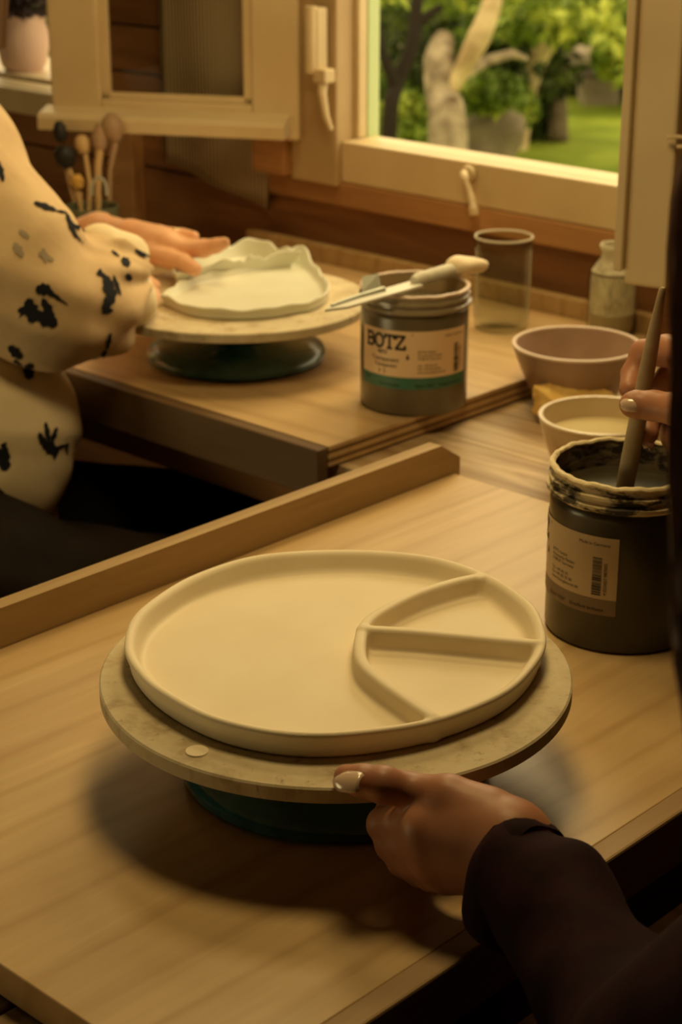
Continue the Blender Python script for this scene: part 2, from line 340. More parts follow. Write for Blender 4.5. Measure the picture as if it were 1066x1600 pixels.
# window frames
def frame(name, v0, v1, z0, z1, pw0, pw1):
    r = room_empty(name)
    box('frame_post', (UW-.018, v1, z0-.058), (UW+WT, v1+pw1, z1+.06), M_paintd, r, .002)
    box('frame_post', (UW-.018, v0-pw0, z0-.058), (UW+WT, v0, z1+.06), M_paintd, r, .002)
    box('frame_bottom', (UW-.010, v0, z0-.053), (UW+.028, v1, W(560, 221, UW-.01).z-.003), M_paint, r, .002)
    box('frame_step', (UW+.006, v0, z0-.02), (UW+WT, v1, W(560, 219, UW+.006).z), M_paint, r, .0015)
    box('frame_step', (UW+.028, v0, z0-.02), (UW+WT+.004, v1, W(560, 213, UW+.044).z), M_paint, r, .0015)
    box('frame_top', (UW-.010, v0, z1), (UW+WT, v1, z1+.06), M_paintd, r, .002)
    box('window_stop', (UW+.012, v1-.008, z0-.004), (UW+.026, v1, z1), M_paint, r, .0015); box('window_stop', (UW+.012, v0, z0-.004), (UW+.026, v0+.008, z1), M_paint, r, .0015)
    return r
w1 = frame('window_1', O1[0], O1[1], O1[2], O1[3], .055, .075); w2 = frame('window_2', O2[0], O2[1], O2[2], O2[3], .07, .075)
box('outer_lining', (UW+.028, O1[1]-.008, O1[2]-.010), (UW+WT+.004, O1[1]+.0, O1[3]), mat('paint_with_green_light', (.50,.62,.34), .5, .4), w1, .0015)  # green garden light on the lining is put into its colour
box('window_pane', (UW+.030, O2[0]+.0, O2[2]+.004), (UW+.034, O2[1], O2[3]), M_pane, w2, 0)
# sashes: local x along the width from the hinge, y thickness, z up from the bottom edge
def sash(name, loc, rz, width, zb, z1, drip=True, facing=1):
    r = empty(name, loc, rz); r['kind'] = 'structure'
    H = z1-zb; st = .058; t = .038
    box('hinge_stile', (0, -t/2, 0), (st, t/2, H), M_paint, r, .003); box('free_stile', (width-st-.006, -t/2, 0), (width, t/2, H), M_paint, r, .003)
    box('bottom_rail', (st, -t/2, 0), (width-st-.006, t/2, .040), M_paint, r, .003); box('top_rail', (st, -t/2, H-.05), (width-st-.006, t/2, H), M_paint, r, .003)
    for lo, hi in (((st, .006*facing, .040), (st+.011, .014*facing, H-.05)), ((width-st-.017, .006*facing, .040), (width-st-.006, .014*facing, H-.05)), ((st, .006*facing, .040), (width-st-.006, .014*facing, .048))): box('glazing_bead', lo, hi, M_paint, r, .001)
    box('window_pane', (st-.004, -.0015, .038), (width-st-.002, .0015, H-.048), M_pane, r, 0)
    return r
h1 = UV(UW-.012, 1.530, .137); f1 = P(92, 200, .137); d1 = f1-h1; a1 = math.atan2(d1.y, d1.x)
s1 = sash('window_3', h1, a1, d1.length, .137, .95, facing=1)
# weatherboard on the outer face of the folded-back sash (local y>0 faces the camera)
mb = MB(); pr = [(.018, .008), (.050, .006), (.050, .020), (.044, .025), (.018, .031)]
x0, x1 = .010, d1.length+.006
vs = [Vector((x, y, z)) for x in (x0, x1) for y, z in pr]; n = len(pr)
mk('weatherboard', vs, [tuple(range(n)), tuple(range(2*n-1, n-1, -1))]+[(i, n+i, n+(i+1) % n, (i+1) % n) for i in range(n)], M_paint, s1)
# hinge hardware on the left post
hg = empty('iron_hinge', W(497, 60, UW-.03), RZ, 'cream painted iron hinge block with hooked stay on the window post beside the open sash', 'hinge')
mb = MB(); mb.add(boxdata((-.012, -.010, -.035), (.006, .010, .035), .002)); mk('hinge_plate', mb.v, mb.f, M_paint, hg)
mk('hinge_barrel', *tube([(-.014, -.002, -.037), (-.014, -.002, .037)], .007, 12), M_paint, hg, True)
mb = MB(); mb.add(boxdata((-.014, -.024, -.048), (.004, -.004, -.032), .002)); mb.add(tube([(-.006, -.014, -.045), (-.012, -.018, -.06), (-.012, -.024, -.085), (-.008, -.028, -.10)], [.006, .005, .004, .003], 8)); mk('stay_hook', mb.v, mb.f, M_paint, hg)
lt = empty('window_catch', W(745, 290, UW-.012), RZ, 'cream painted iron casement catch hanging from the window frame bottom', 'catch')
a = Vector((-.004, .012, .010))
mk('catch_plate', *lathe([(0.0005, 0), (.009, 0), (.010, .002), (.008, .005), (.0005, .006)], 20), M_paint, lt, True).matrix_local = Matrix.Translation((0, .010, .012)) @ Euler((0, -math.pi/2, 0)).to_matrix().to_4x4()
mk('catch_lever', *tube(catmull([(-.008, .012, .013), (-.014, .006, .008), (-.014, -.002, -.006), (-.018, -.010, -.018), (-.020, -.014, -.028)], 5), [.005]*6+[.0036]*5+[.0042]*5+[.0055]*5, 10), M_paint, lt, True)
# second sash, opened square into the room
h2 = UV(UW-.012, .900, .133); f2 = UV(1.250, .8305, .133); d2 = f2-h2; s2 = sash('window_4', h2, math.atan2(d2.y, d2.x), d2.length, .133, .95, facing=1)
box('rebate_lip', (.285, -.027, .012), (.322, -.019, .80), M_paint, s2, .0015)
hk = empty('sash_hook', Q(1050, 216, 1.455), RZ, 'small brass hook on the edge of the window sash opened square into the room', 'hook')
mk('hook_wire', *tube(catmull([(0, .004, 0), (0, -.010, .002), (0, -.014, -.004), (0, -.006, -.006)], 5), .0016, 8), M_paint, hk, True)
# ================================================================ TABLES
tA = empty('work_table', (0, 0, 0), RZ, 'long pale wooden work table running under the windows', 'table')
TA0, TA1 = 1.067, UW-.006
for i, (a, b) in enumerate(((1.067, 1.190), (1.190, 1.316), (1.316, 1.440), (1.440, TA1))):
    box('tabletop_plank', (a+.0006, .25, -.048), (b-.0006, 2.35, -.02-random.uniform(0, .0006)), M_table, tA, .001)
box('apron', (1.085, .28, -.088), (1.105, 2.32, -.048), wood('knotty_pine', (.55,.30,.12), (.36,.18,.07), 'y', .5, .35, .9, .8, knots=.7), tA, .001)
for (x, y) in ((1.12, .30), (1.12, 2.30), (1.54, .30), (1.54, 2.30)): box('leg', (x-.02, y-.02, ZF), (x+.02, y+.02, -.048), M_dark, tA, .002)
tB = empty('side_table', (0, 0, 0), RZ, 'planked wooden side table under the front board', 'table')
for a, b in ((.466, .602), (.602, .738), (.738, .884)): box('tabletop_plank', (-.15, a+.0012, -.048), (1.066, b-.0012, -.02), M_tablex, tB, .0015)
box('apron', (.0, .50, -.12), (1.03, .515, -.048), M_dark, tB, .001)
for (x, y) in ((-.1, .50), (1.02, .50), (-.1, .85), (1.02, .85)): box('leg', (x-.02, y-.02, ZF), (x+.02, y+.02, -.048), M_dark, tB, .002)
# ================================================================ PASTRY BOARDS
b1 = empty('baking_board', (0, 0, 0), RZ, 'large plywood baking board with raised back rail under the divided plate', 'board')
box('panel', (.413, .468, -.0185), (1.076, .8875, 0), M_board, b1, .0008)
pr = [(.411, -.0185), (.411, .0275), (1.060, .0275), (1.084, .012), (1.084, -.0185)]
vs = [Vector((x, y, z)) for y in (.888, .9005) for x, z in pr]
mk('back_rail', vs, [tuple(range(5)), tuple(range(9, 4, -1))]+[(i, 5+i, 5+(i+1) % 5, (i+1) % 5) for i in range(5)], M_rail, b1)
box('front_lip', (.413, .454, -.0345), (1.072, .4685, 0), M_lipx, b1, .0015)
b2 = empty('baking_board', (0, 0, 0), RZ, 'plywood baking board with deep front lip under the wavy clay dishes', 'board')
ply = [(-.018, -.0148), (-.0148, -.0112), (-.0112, -.0072), (-.0072, -.0036), (-.0036, 0)]
M_plyd = wood('ply_end_dark', (.30, .18, .09), (.2, .12, .05), 'x', .6, .3); 
for i, (a, b) in enumerate(ply): box('veneer_layer', (1.0535, 1.007+(.0004 if i % 2 else 0), a), (1.531, 1.612, b), M_board2 if i % 2 == 0 else M_plyd, b2, 0)
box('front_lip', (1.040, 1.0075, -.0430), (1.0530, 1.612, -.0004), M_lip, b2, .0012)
box('back_rail', (1.532, 1.007, -.018), (1.546, 1.605, .020), M_rail, b2, .0012)
# ================================================================ BANDING WHEELS
def wheel(loc, label, R=.1305, plug=None):
    r = empty('banding_wheel', loc, 0, label, 'pottery wheel', 'banding wheels on the boards')
    def fn(rr, z, a):
        if rr > R-.004: rr += .0003*math.sin(a*5)
        return rr, z
    mk('base', *lathe([(.0005, 0), (.082, 0), (.087, .003), (.088, .008), (.085, .0125), (.070, .0165), (.045, .020), (.026, .024), (.022, .030), (.0005, .030)], 96), M_teal, r, True)
    mk('spindle', *lathe([(.0005, .028), (.020, .028), (.0205, .045), (.030, .0506), (.0005, .0506)], 48), M_teal, r, True)
    prof = [(.0005, .0507), (R-.012, .0507), (R-.0015, .0510), (R, .0520), (R, .0592), (R-.0010, .0602), (R-.004, .0603), (R-.03, .0603), (.0005, .0603)]
    d = mk('turntable', *lathe(prof, 160, fn), M_wheel, r, True)
    if plug: mk('plug', *lathe([(.0005, .0603), (.0062, .0603), (.0058, .0612), (.0005, .0613)], 24), M_clay, r, True, loc=(plug[0], plug[1], 0))
    return r
cF1 = P(525, 1048, .06); cF1.z = 0
pl = P(308, 1175, .0603)-cF1
wheel(cF1, 'banding wheel with pale speckled turntable carrying the divided plate', plug=(pl.x, pl.y))
cF2 = P(368, 466, .06); cF2.z = 0
wheel(cF2, 'banding wheel on glossy teal base carrying the wavy clay dishes', R=.131)
# ================================================================ DIVIDED PLATE (one clay surface)
Z0 = .0605
def poly2(px, z): return [P(x, y, z) for x, y in px]
topz = Z0+.0140
outl = poly2([(191,1022),(196,990),(211,960),(240,936),(272,914),(325,890),(392,872),(467,862),(530,859),(576,859),(632,862),(689,875),(745,888),(782,906),(820,934),(843,958),(853,990),(851,1018)], topz)
outl += poly2([(842,1052),(822,1082),(783,1108),(745,1126),(670,1151),(595,1168),(520,1172),(467,1171),(392,1163),(317,1143),(242,1098),(212,1066)], Z0+.006)
outl = catmull(outl, 6, True)
def relax(pts, n):
    for _ in range(n): pts = [(pts[i-1]+pts[i]*2+pts[(i+1) % len(pts)])/4 for i in range(len(pts))]
    return pts
def lowpass(pts, nh, grow=1.0):
    cx = sum(p.x for p in pts)/len(pts); cy = sum(p.y for p in pts)/len(pts); th = np.array([math.atan2(p.y-cy, p.x-cx) for p in pts]); rr = np.array([math.hypot(p.x-cx, p.y-cy) for p in pts])
    o = np.argsort(th); th, rr = th[o], rr[o]; g_ = np.linspace(-math.pi, math.pi, 256, endpoint=False); rg = np.interp(g_, np.concatenate([th-2*math.pi, th, th+2*math.pi]), np.tile(rr, 3))
    f = np.fft.rfft(rg); f[nh:] = 0; rg = np.fft.irfft(f, 256)*grow; return [Vector((cx+a*math.cos(b), cy+a*math.sin(b), 0)) for a, b in zip(rg[::2], g_[::2])]
outl = lowpass(outl, 7, 1.008)
def dist_poly(X, Y, pts, closed=True):
    D = np.full(X.shape, 9.0, dtype=np.float32); n = len(pts)
    for i in range(n if closed else n-1):
        a, b = pts[i], pts[(i+1) % n]; dx, dy = b[0]-a[0], b[1]-a[1]; L = dx*dx+dy*dy+1e-12
        t = np.clip(((X-a[0])*dx+(Y-a[1])*dy)/L, 0, 1); D = np.minimum(D, np.hypot(X-a[0]-t*dx, Y-a[1]-t*dy))
    return D
def inside(X, Y, pts):
    c = np.zeros(X.shape, bool); n = len(pts)
    for i in range(n):
        a, b = pts[i], pts[(i+1) % n]
        if a[1] == b[1]: continue
        k = ((a[1] > Y) != (b[1] > Y)) & (X < (b[0]-a[0])*(Y-a[1])/(b[1]-a[1])+a[0]); c ^= k
    return c
def clay(name, outline, z0, h, rimh, thick, floor_t, dividers=(), lean=.25, m=None, res=.0009, parent=None, dn=.003, org=None):
    xs = [p[0] for p in outline]; ys = [p[1] for p in outline]
    lo = (min(xs)-.006, min(ys)-.006, z0-.003); hi = (max(xs)+.006, max(ys)+.006, z0+max(rimh(0), h)+.012)
    X = grid(lo, hi, res); x2, y2 = X[0][:, :, 0], X[1][:, :, 0]
    d = dist_poly(x2, y2, outline); ins = inside(x2, y2, outline); sd = np.where(ins, -d, d)
    cx, cy = np.mean(xs), np.mean(ys); ang = np.arctan2(y2-cy, x2-cx)
    rh = np.vectorize(rimh)(ang).astype(np.float32)
    wob = (np.sin(x2*90+y2*70)+np.sin(y2*130-x2*60))*.00025
    Z = X[2]-z0
    S3 = (sd[:, :, None]+thick+wob[:, :, None]) + (h-np.clip(Z, 0, h+.006))*lean      # rim centre line leans outward with height
    rim = np.maximum(np.sqrt(S3**2)-thick*.75, 0)
    zt = np.clip(Z, thick*.75, (rh[:, :, None]-thick*.75))
    rimd = np.sqrt(S3**2+(Z-zt)**2)-thick*.75
    e = .0012; fx = np.maximum(sd[:, :, None]+thick*.8+h*lean*.6, 0); fz = np.abs(Z-floor_t/2)-floor_t/2+e
    flo = np.hypot(fx, np.maximum(fz, 0))+np.minimum(fz, 0)-e
    D = smin(rimd, flo, dn)
    for pts, hw, hh in dividers:
        dd = dist_poly(x2, y2, pts, False)[:, :, None]; q = np.maximum(dd-hw*.3-(hh-np.clip(Z,0,hh))*.06, 0); zz = np.clip(Z, 0, hh-hw*.7)
        D = smin(D, np.hypot(q, Z-zz)-hw*.7, dn)
    D = np.maximum(D, -(Z-.0001)) if z0 else D
    V, Q4 = surf(D, lo, res)
    org = org if org is not None else Vector((cx, cy, z0))
    o = mkn(name, V, Q4, m, parent, None); o.data.transform(Matrix.Translation(-org)); o.location = org; return o
dvz = Z0+.0150
dv1 = catmull(poly2([(752,900),(745,899),(707,907),(651,925),(602,949),(573,970),(563,998),(566,1030),(590,1056),(630,1085),(673,1114)], dvz), 5)
dv2 = catmull(poly2([(570,981),(640,985),(707,991),(780,998),(834,1003)], dvz), 4)
plate = clay('divided_plate', outl, Z0, .0130, lambda a: .0150+.0004*math.sin(3*a+1)+.0003*math.sin(7*a), .0040, .0034, [(dv1, .0034, .0153), (dv2, .0032, .0160)], .38, M_clay, .0008, dn=.0034)
setp(plate, 'large unfired clay plate divided by curved walls into three compartments', 'plate')
# ================================================================ WAVY DISHES on the far wheel
fz = .0715
fo = catmull(poly2([(247,463),(262,449),(296,433),(330,424),(372,417),(408,409),(445,403),(472,400),(492,412),(508,428),(518,444),(512,459),(490,470)], fz)+poly2([(470,488),(425,496),(368,499),(315,496),(280,488),(256,477)], Z0+.002), 5, True)
fpk = P(472, 398, fz); cxf = sum(p.x for p in fo)/len(fo); cyf = sum(p.y for p in fo)/len(fo); apk = math.atan2(fpk.y-cyf, fpk.x-cxf)
def rimf(a):
    dd = (a-apk+math.pi) % (2*math.pi)-math.pi
    return .0112+.0115*math.exp(-(dd/.14)**2)+.0008*math.sin(9*a)+.0006*math.sin(17*a+1)
dish = clay('wavy_dish', fo, Z0, .0115, rimf, .0024, .0035, (), .5, M_dish, .0009, dn=.003)
setp(dish, 'pale wavy-rimmed clay dish with a pinched peak, nearer on the far wheel', 'dish')
bo = catmull([P(x, y, .075) for x, y in ((268,424),(292,408),(322,399),(342,391),(368,385),(398,383),(420,386),(444,393),(462,400),(474,404))]+[P(x, y, .075) for x, y in ((452,403),(410,409),(370,415),(330,421),(295,430),(275,434))], 5, True)
dish2 = clay('wavy_dish', bo, Z0, .019, lambda a: .020+.0022*math.sin(6*a)+.0014*math.sin(13*a+1), .0022, .0035, (), .35, M_dish, .0009, dn=.003)
setp(dish2, 'pale ruffled clay dish farther back on the far wheel, beside the hand', 'dish')
# ================================================================ GLAZE JARS
def stroke_flat(strokes, wd):
    vs, fs = [], []
    for pts in strokes:
        pts = [Vector((x, y, 0)) for x, y in pts]
        for a, b in zip(pts, pts[1:]):
            t = (b-a); L = t.length; t.normalize(); n_ = Vector((-t.y, t.x, 0))*wd/2; e = t*wd*.35; k = max(1, int(L/.003)); base = len(vs)
            for i in range(k+1):
                c = (a-e)+(b-a+2*e)*i/k; vs += [c+n_, c-n_]
            for i in range(k): fs.append((base+2*i, base+2*i+1, base+2*i+3, base+2*i+2))
    return vs, fs
def arc(cx, cy, rx, ry, a0, a1, n=10): return [(cx+rx*math.cos(math.radians(a0+(a1-a0)*i/n)), cy+ry*math.sin(math.radians(a0+(a1-a0)*i/n))) for i in range(n+1)]
def botz(h):
    s = []
    w_ = .62*h
    s += [[(0, 0), (0, h)], [(-.1*h, h), (.35*h, h)], [(-.1*h, 0), (.35*h, 0)], [(0, .52*h), (.35*h, .52*h)], arc(.33*h, .76*h, .24*h, .24*h, 90, -90), arc(.35*h, .26*h, .28*h, .26*h, 90, -90)]
    x = 1.2*h; s += [arc(x, .5*h, .40*h, .5*h, 0, 360, 22)]
    x = 1.78*h; s += [[(x, h), (x+.76*h, h)], [(x+.38*h, h), (x+.38*h, 0)], [(x+.22*h, 0), (x+.54*h, 0)], [(x, h), (x, .8*h)], [(x+.76*h, h), (x+.76*h, .8*h)]]
    x = 2.72*h; s += [[(x, .8*h), (x, h), (x+.66*h, h), (x-.02*h, 0), (x+.7*h, 0), (x+.7*h, .22*h)]]
    return s
FONT_CACHE = {}
def text_flat(txt, size):
    c = bpy.data.curves.new('txt', 'FONT'); c.body = txt; c.size = size; o = bpy.data.objects.new('txt', c); COL.objects.link(o)
    dg = bpy.context.evaluated_depsgraph_get(); dg.update(); me = bpy.data.meshes.new_from_object(o.evaluated_get(dg))
    vs = [v.co.copy() for v in me.vertices]; fs = [tuple(p.vertices) for p in me.polygons]; bpy.data.objects.remove(o); bpy.data.curves.remove(c); bpy.data.meshes.remove(me); return vs, fs
def wrap(d, r, x0, z0, th0, rot=0):                          # flat (x to the right, y up) -> cylinder; th0 = angle of label's left edge; x grows counter-clockwise seen from above
    out = []
    for v in d[0]:
        x, y = v.x, v.y
        if rot == 90: x, y = -y, x
        if rot == -90: x, y = y, -x
        a = th0+(x0+x)/r; out.append(Vector((r*math.cos(a), r*math.sin(a), z0+y)))
    return out, [tuple(f) for f in d[1]]
def patch(r, th0, x0, x1, z0, z1, n=40):
    vs, fs = [], []
    for i in range(n+1):
        a = th0+(x0+(x1-x0)*i/n)/r
        for z in (z0, z1): vs.append(Vector((r*math.cos(a), r*math.sin(a), z)))
    for i in range(n): fs.append((2*i, 2*i+2, 2*i+3, 2*i+1))
    return vs, fs
def jar(name, loc, rb, H, label, m_body, m_neck, m_in, level, th0, front, seed):
    r = empty(name, loc, 0, label, 'jar', 'screw-necked plastic glaze jars')
    rn = rb*1.015; zn = H*.83
    body = [(.0005, .0), (rb-.004, 0), (rb-.0008, .0015), (rb, .004), (rb, zn-.004), (rb*.99, zn), (rb*.965, zn+.0015)]
    mk('body', *lathe(body, 128), m_body, r, True)
    def wob(rr, z, a):
        k = .0004 if front else .0002
        return rr+k*math.sin(a*9+z*400+seed), z+(k*math.sin(a*13+seed)+k*.6*math.sin(a*31)) * (1 if z > H-.004 else .3)
    neck = [(rb*.965, zn+.001), (rb*1.01, zn+.002), (rb*1.045, zn+.0035), (rb*1.045, zn+.006), (rb*.985, zn+.0075), (rb*.985, zn+.0095), (rb*1.03, zn+.0105), (rb*1.03, zn+.0125), (rb*.98, zn+.0135), (rb*.98, H-.005), (rb*1.0, H-.002), (rb*1.0, H), (rb*.985, H+.0008), (rb*.955, H), (rb*.945, H-.004), (rb*.94, zn), (rb*.94, level)]
    nk = mk('screw_neck', *(lambda d: (d[0], d[1][:-2]))(lathe(neck[:13], 160, wob)), m_neck, r, True)
    mk('inner_wall', *(lambda d: (d[0], d[1][:-2]))(lathe([(rb*.985, H+.0007), (rb*.955, H), (rb*.945, H-.004), (rb*.94, zn), (rb*.94, level-.002)], 128, wob)), m_in, r, True)
    mk('rim', *lathe([(rb*.95+math.cos(a)*.0022+.0015, H+math.sin(a)*.0016) for a in [2*math.pi*i/8 for i in range(8)]], 160, wob, True), M_crustlight if front else M_pinkrim, r, True)
    mk('glaze', *lathe([(.0005, level-.001), (rb*.938, level-.001), (rb*.93, level), (.0005, level+.0003)], 64), M_glazeg if front else M_glaze, r, True)
    # label
    R1 = rb+.0004; R2 = rb+.0007
    Wd, Hl, zb = .1118, .053, .0265
    zb = .026 if not front else .027
    lab = mk('paper_label', *patch(R1, th0, 0, Wd, zb+.011, zb+Hl), M_labelf if front else M_label, r, True)
    mk('label_band', *patch(R1, th0, 0, Wd, zb, zb+.011), M_bandg if front else M_band, lab, True)
    ink = MB()
    bh = .0114
    ink.add(wrap(stroke_flat(botz(bh), .0023), R2, .0095, zb+.0368, th0))
    ink.add(wrap(text_flat('R', .0025), R2, .0545, zb+.049, th0))
    ink.add(wrap(text_flat('9870', .0052), R2, .0215, zb+.031, th0)); ink.add(wrap(text_flat('Transparent', .0058), R2, .0145, zb+.0245, th0)); ink.add(wrap(text_flat('Transparent', .0048), R2, .0175, zb+.0195, th0)); ink.add(wrap(text_flat('4  2', .005), R2, .0225, zb+.0135, th0))
    ink.add(wrap(text_flat('Made in Germany', .0030), R2, .0855, zb+Hl-.006, th0))
    ink.add(wrap(stroke_flat([[(0, 0), (.002, 0)], [(.001, .0025), (.001, -.001)]], .0014), R2, .0500, zb+.029, th0))
    for i, s_ in enumerate(('BOTZ GmbH', 'Keramische Farben', 'D-48167 Germany', '', 'Tel. +49 (0) 25', 'Fax +49 (0) 25 06', 'www.botz-glasuren.de')):
        if s_: ink.add(wrap(text_flat(s_, .0029), R2, .0600, zb+.0335-i*.0031, th0))
    random.seed(5)
    y = 0
    while y < .025:
        t_ = random.choice((.0003, .0006, .0009)); ink.add(wrap(([Vector((0, y, 0)), Vector((.0062, y, 0)), Vector((.0062, y+t_, 0)), Vector((0, y+t_, 0))], [(0, 1, 2, 3)]), R2, .0960, zb+.0135, th0)); y += t_+random.choice((.0004, .0007))
    ink.add(wrap(text_flat('4 025607 987005', .0031), R2, .1058, zb+.014, th0, 90))
    for x_, s_ in ((.004, 'Pinsel'), (.024, 'Brush on glaze'), (.058, 'Glasur 1050°'), (.080, 'Emaillack brillante')): ink.add(wrap(text_flat(s_, .0034), R2, x_, zb+.0026 if x_ > .02 else zb+.006, th0))
    mk('label_print', ink.v, ink.f, M_ink, lab)
    return r
def camang(loc): return math.atan2(-loc.y, -loc.x)           # angle at which the jar faces the camera
jl = P(646, 627, 0); jf = P(967, 975, 0)
jar('glaze_jar', jl, .0485, .109, 'squat plastic glaze jar with green-banded label, clay knife across its rim', M_jar, M_rimclear, M_glaze, .088, camang(jl)-math.radians(66), False, 1)
jar('glaze_jar', jf, .0492, .113, 'dark plastic glaze jar crusted with dried glaze, brush standing inside', M_jard, M_crust, M_inside, .058, camang(jf)-math.radians(132), True, 4)
# ================================================================ CLAY KNIFE lying from the far wheel over the jar rim
A = P(505, 487, .1120); B = P(742, 418, .1150); kd = (B-A); KL = kd.length
kn = empty('clay_knife', A, 0, 'steel clay knife with clay lump on its white handle, lying across the green-banded jar', 'knife')
X_ = kd.normalized(); Y_ = Vector((0, 0, 1)).cross(X_).normalized(); Z_ = X_.cross(Y_); KM = Matrix((X_, Y_, Z_)).transposed().to_4x4()
def kpart(name, d, m, smooth=False):
    o = mk(name, [KM @ v for v in d[0]], d[1], m, kn, smooth); return o
L = KL
vs = [Vector(p) for p in ((0, -.002, 0), (.02, -.010, 0), (L*.58, -.0105, 0), (L*.60, .0065, 0), (L*.1, .007, 0))]; n = 5
vs2 = vs+[v+Vector((0, 0, .0022)) for v in vs]
kpart('blade', (vs2, [tuple(range(4, -1, -1)), tuple(range(5, 10))]+[(i, (i+1) % 5, 5+(i+1) % 5, 5+i) for i in range(5)]), M_steel)
kpart('handle', tube([(L*.57, -.001, .004), (L*.60, -.001, .0045), (L*.8, 0, .004), (L*.95, .001, .003)], [.004, .0062, .0065, .005], 12), M_white, True)
V, Q4 = surf((lambda X: smin(smin(ellip(X, (L*.885, .002, .006), (.014, .010, .0085)), ellip(X, (L*.95, -.001, .004), (.018, .009, .007)), .004), ellip(X, (L*1.0, -.004, .002), (.010, .007, .006)), .004)+vnoise(X, 260, 1)*.0010)(grid((L*.7, -.03, -.02), (L*1.15, .03, .03), .0012)), (L*.7, -.03, -.02), .0012)
o = mkn('clay_lump', V, Q4, M_lump, kn); o.data.transform(KM)
A2 = P(540, 474, .088); B2 = P(592, 462, .112)
sp = empty('metal_kidney', P(583, 452, .106), 0, 'small grey metal rib with thin prong lying beside the clay knife on the jar rim', 'pottery tool')
kk = sp.location
def rel(px, py, z): return P(px, py, z)-kk
vs = [rel(566, 456, .1165), rel(566, 434, .124), rel(590, 430, .127), rel(594, 452, .1165)]; vs += [v+Vector((.001, .002, .001)) for v in vs]
mk('plate', vs, [(0, 1, 2, 3), (7, 6, 5, 4), (0, 4, 5, 1), (1, 5, 6, 2), (2, 6, 7, 3), (3, 7, 4, 0)], M_greymetal, sp)
mk('prong', *tube([rel(518, 477, .1155), rel(560, 463, .1158), rel(600, 452, .1165)], [.0012, .0022, .0028], 8), M_greymetal, sp, True)
# ================================================================ TUMBLER, BOTTLE, BOWLS, SPONGE
gl = P(783, 514, 0)
o = mk('drinking_glass', *lathe([(.0005, 0.0005), (.024, .0005), (.0275, .003), (.0292, .02), (.0298, .06), (.0302, .097), (.0295, .0985), (.0285, .097), (.0278, .06), (.0272, .02), (.024, .007), (.0005, .006)], 72), M_glass, None, True, loc=gl); setp(o, 'empty clear drinking glass standing on the far board', 'glass')
mk('rim', *lathe([(.0293+math.cos(a)*.0010, .0975+math.sin(a)*.0012) for a in [2*math.pi*i/8 for i in range(8)]], 72, None, True), M_rimlight, o, True)  # added pale ring paints the lit rim
mk('edge_highlight', *(lambda d: (d[0], d[1][:-2]))(lathe([(.0270, .006), (.0283, .02), (.0288, .06), (.0290, .085)], 60)), M_edgelight, o, True)  # painted highlight along the tumbler's edges
bt = P(954, 521, 0)
r = empty('glass_bottle', bt, 0, 'small clear glass bottle smeared with milky film, behind the pink bowl', 'bottle')
mk('body', *lathe([(.0005, .0005), (.022, .0005), (.0250, .003), (.0255, .01), (.0255, .058), (.0235, .068), (.0165, .0765), (.0135, .080), (.0135, .087), (.0155, .088), (.0158, .093), (.0140, .095), (.0115, .0935), (.0115, .080), (.0150, .0745), (.0215, .066), (.0235, .057), (.0235, .01), (.021, .004), (.0005, .0035)], 72), M_glass, r, True)
mk('mouth_rim', *lathe([(.0140+math.cos(a)*.0016, .0915+math.sin(a)*.0028) for a in [2*math.pi*i/8 for i in range(8)]], 60, None, True), M_rimlight, r, True)  # pale ring paints the highlight on the mouth
mk('neck_film', *(lambda d: (d[0], d[1][:-2]))(lathe([(.0225, .066), (.0160, .0755), (.0132, .080), (.0132, .088)], 60)), M_frost, r, True)
mk('milky_film', *(lambda d: (d[0], d[1][:-2]))(lathe([(.0232, .024), (.02325, .056), (.0222, .063)], 60)), M_frost, r, True)
mk('cloudy_liquid', *lathe([(.0005, .004), (.021, .0045), (.0231, .01), (.0231, .023), (.0005, .023)], 60), mat('pale_liquid', (.5,.40,.27), .2, .5), r, True)
bp = P(897, 634, -.02)
def bowl(name, loc, R, Hh, foot, m, mr, label, cat, grp=None, fill=None, mf=None, steep=.5):
    r = empty(name, loc, 0, label, cat)
    pts = []
    for i in range(13):
        t = i/12; rr = foot+(R-foot)*(t**steep if t else 0); pts.append((rr, .004+(Hh-.004)*t))
    inner = [(max(.0005, q-.0035), z+.001 if i else z+.003) for i, (q, z) in enumerate(pts)]
    pr = [(.0005, .001), (foot-.002, .001), (foot-.001, 0), (foot, 0), (foot, .004)]+pts[1:]
    b = mk('body', *lathe(pr+[(R-.0010, Hh+.0012), (R-.0028, Hh+.0008)]+inner[::-1][:-1]+[(.0005, inner[0][1]+.0005)], 96), m, r, True)
    mk('rim', *lathe([(R-.0016+math.cos(a)*.0023, Hh+.0002+math.sin(a)*.0018) for a in [2*math.pi*i/8 for i in range(8)]], 96, None, True), mr, r, True)
    if fill:
        t = (fill-.004)/(Hh-.004); rf = foot+(R-foot)*t**steep-.0035
        mk('liquid', *lathe([(.0005, fill-.0006), (rf+.0006, fill-.0006), (rf+.0006, fill), (.0005, fill)], 64), mf, r, True)
    return r
bowl('bowl', bp, .0600, .0600, .0265, M_pink, M_pinkrim, 'pinkish brown earthenware bowl with pale rim beside the far board', 'bowl', steep=.55)
b2p = P(937, 750, -.02)
bowl('bowl', b2p, .0530, .0560, .026, M_cream, M_cream, 'cream glazed bowl of cloudy water behind the crusted jar', 'bowl', fill=.041, mf=M_water, steep=.45)
so = P(893, 662, -.02); 
lo = (-.04, -.03, 0.0); X = grid((-.045, -.035, -.004), (.045, .035, .045), .0013)
D = np.maximum(np.maximum(np.abs(X[0]+X[1]*.25)-.030, np.abs(X[1])-.020), np.abs(X[2]-.014-X[1]*.25)-.013)+vnoise(X, 300, 2)*.0011+vnoise(X, 900, 5)*.0006
V, Q4 = surf(D, (-.045, -.035, -.004), .0013)
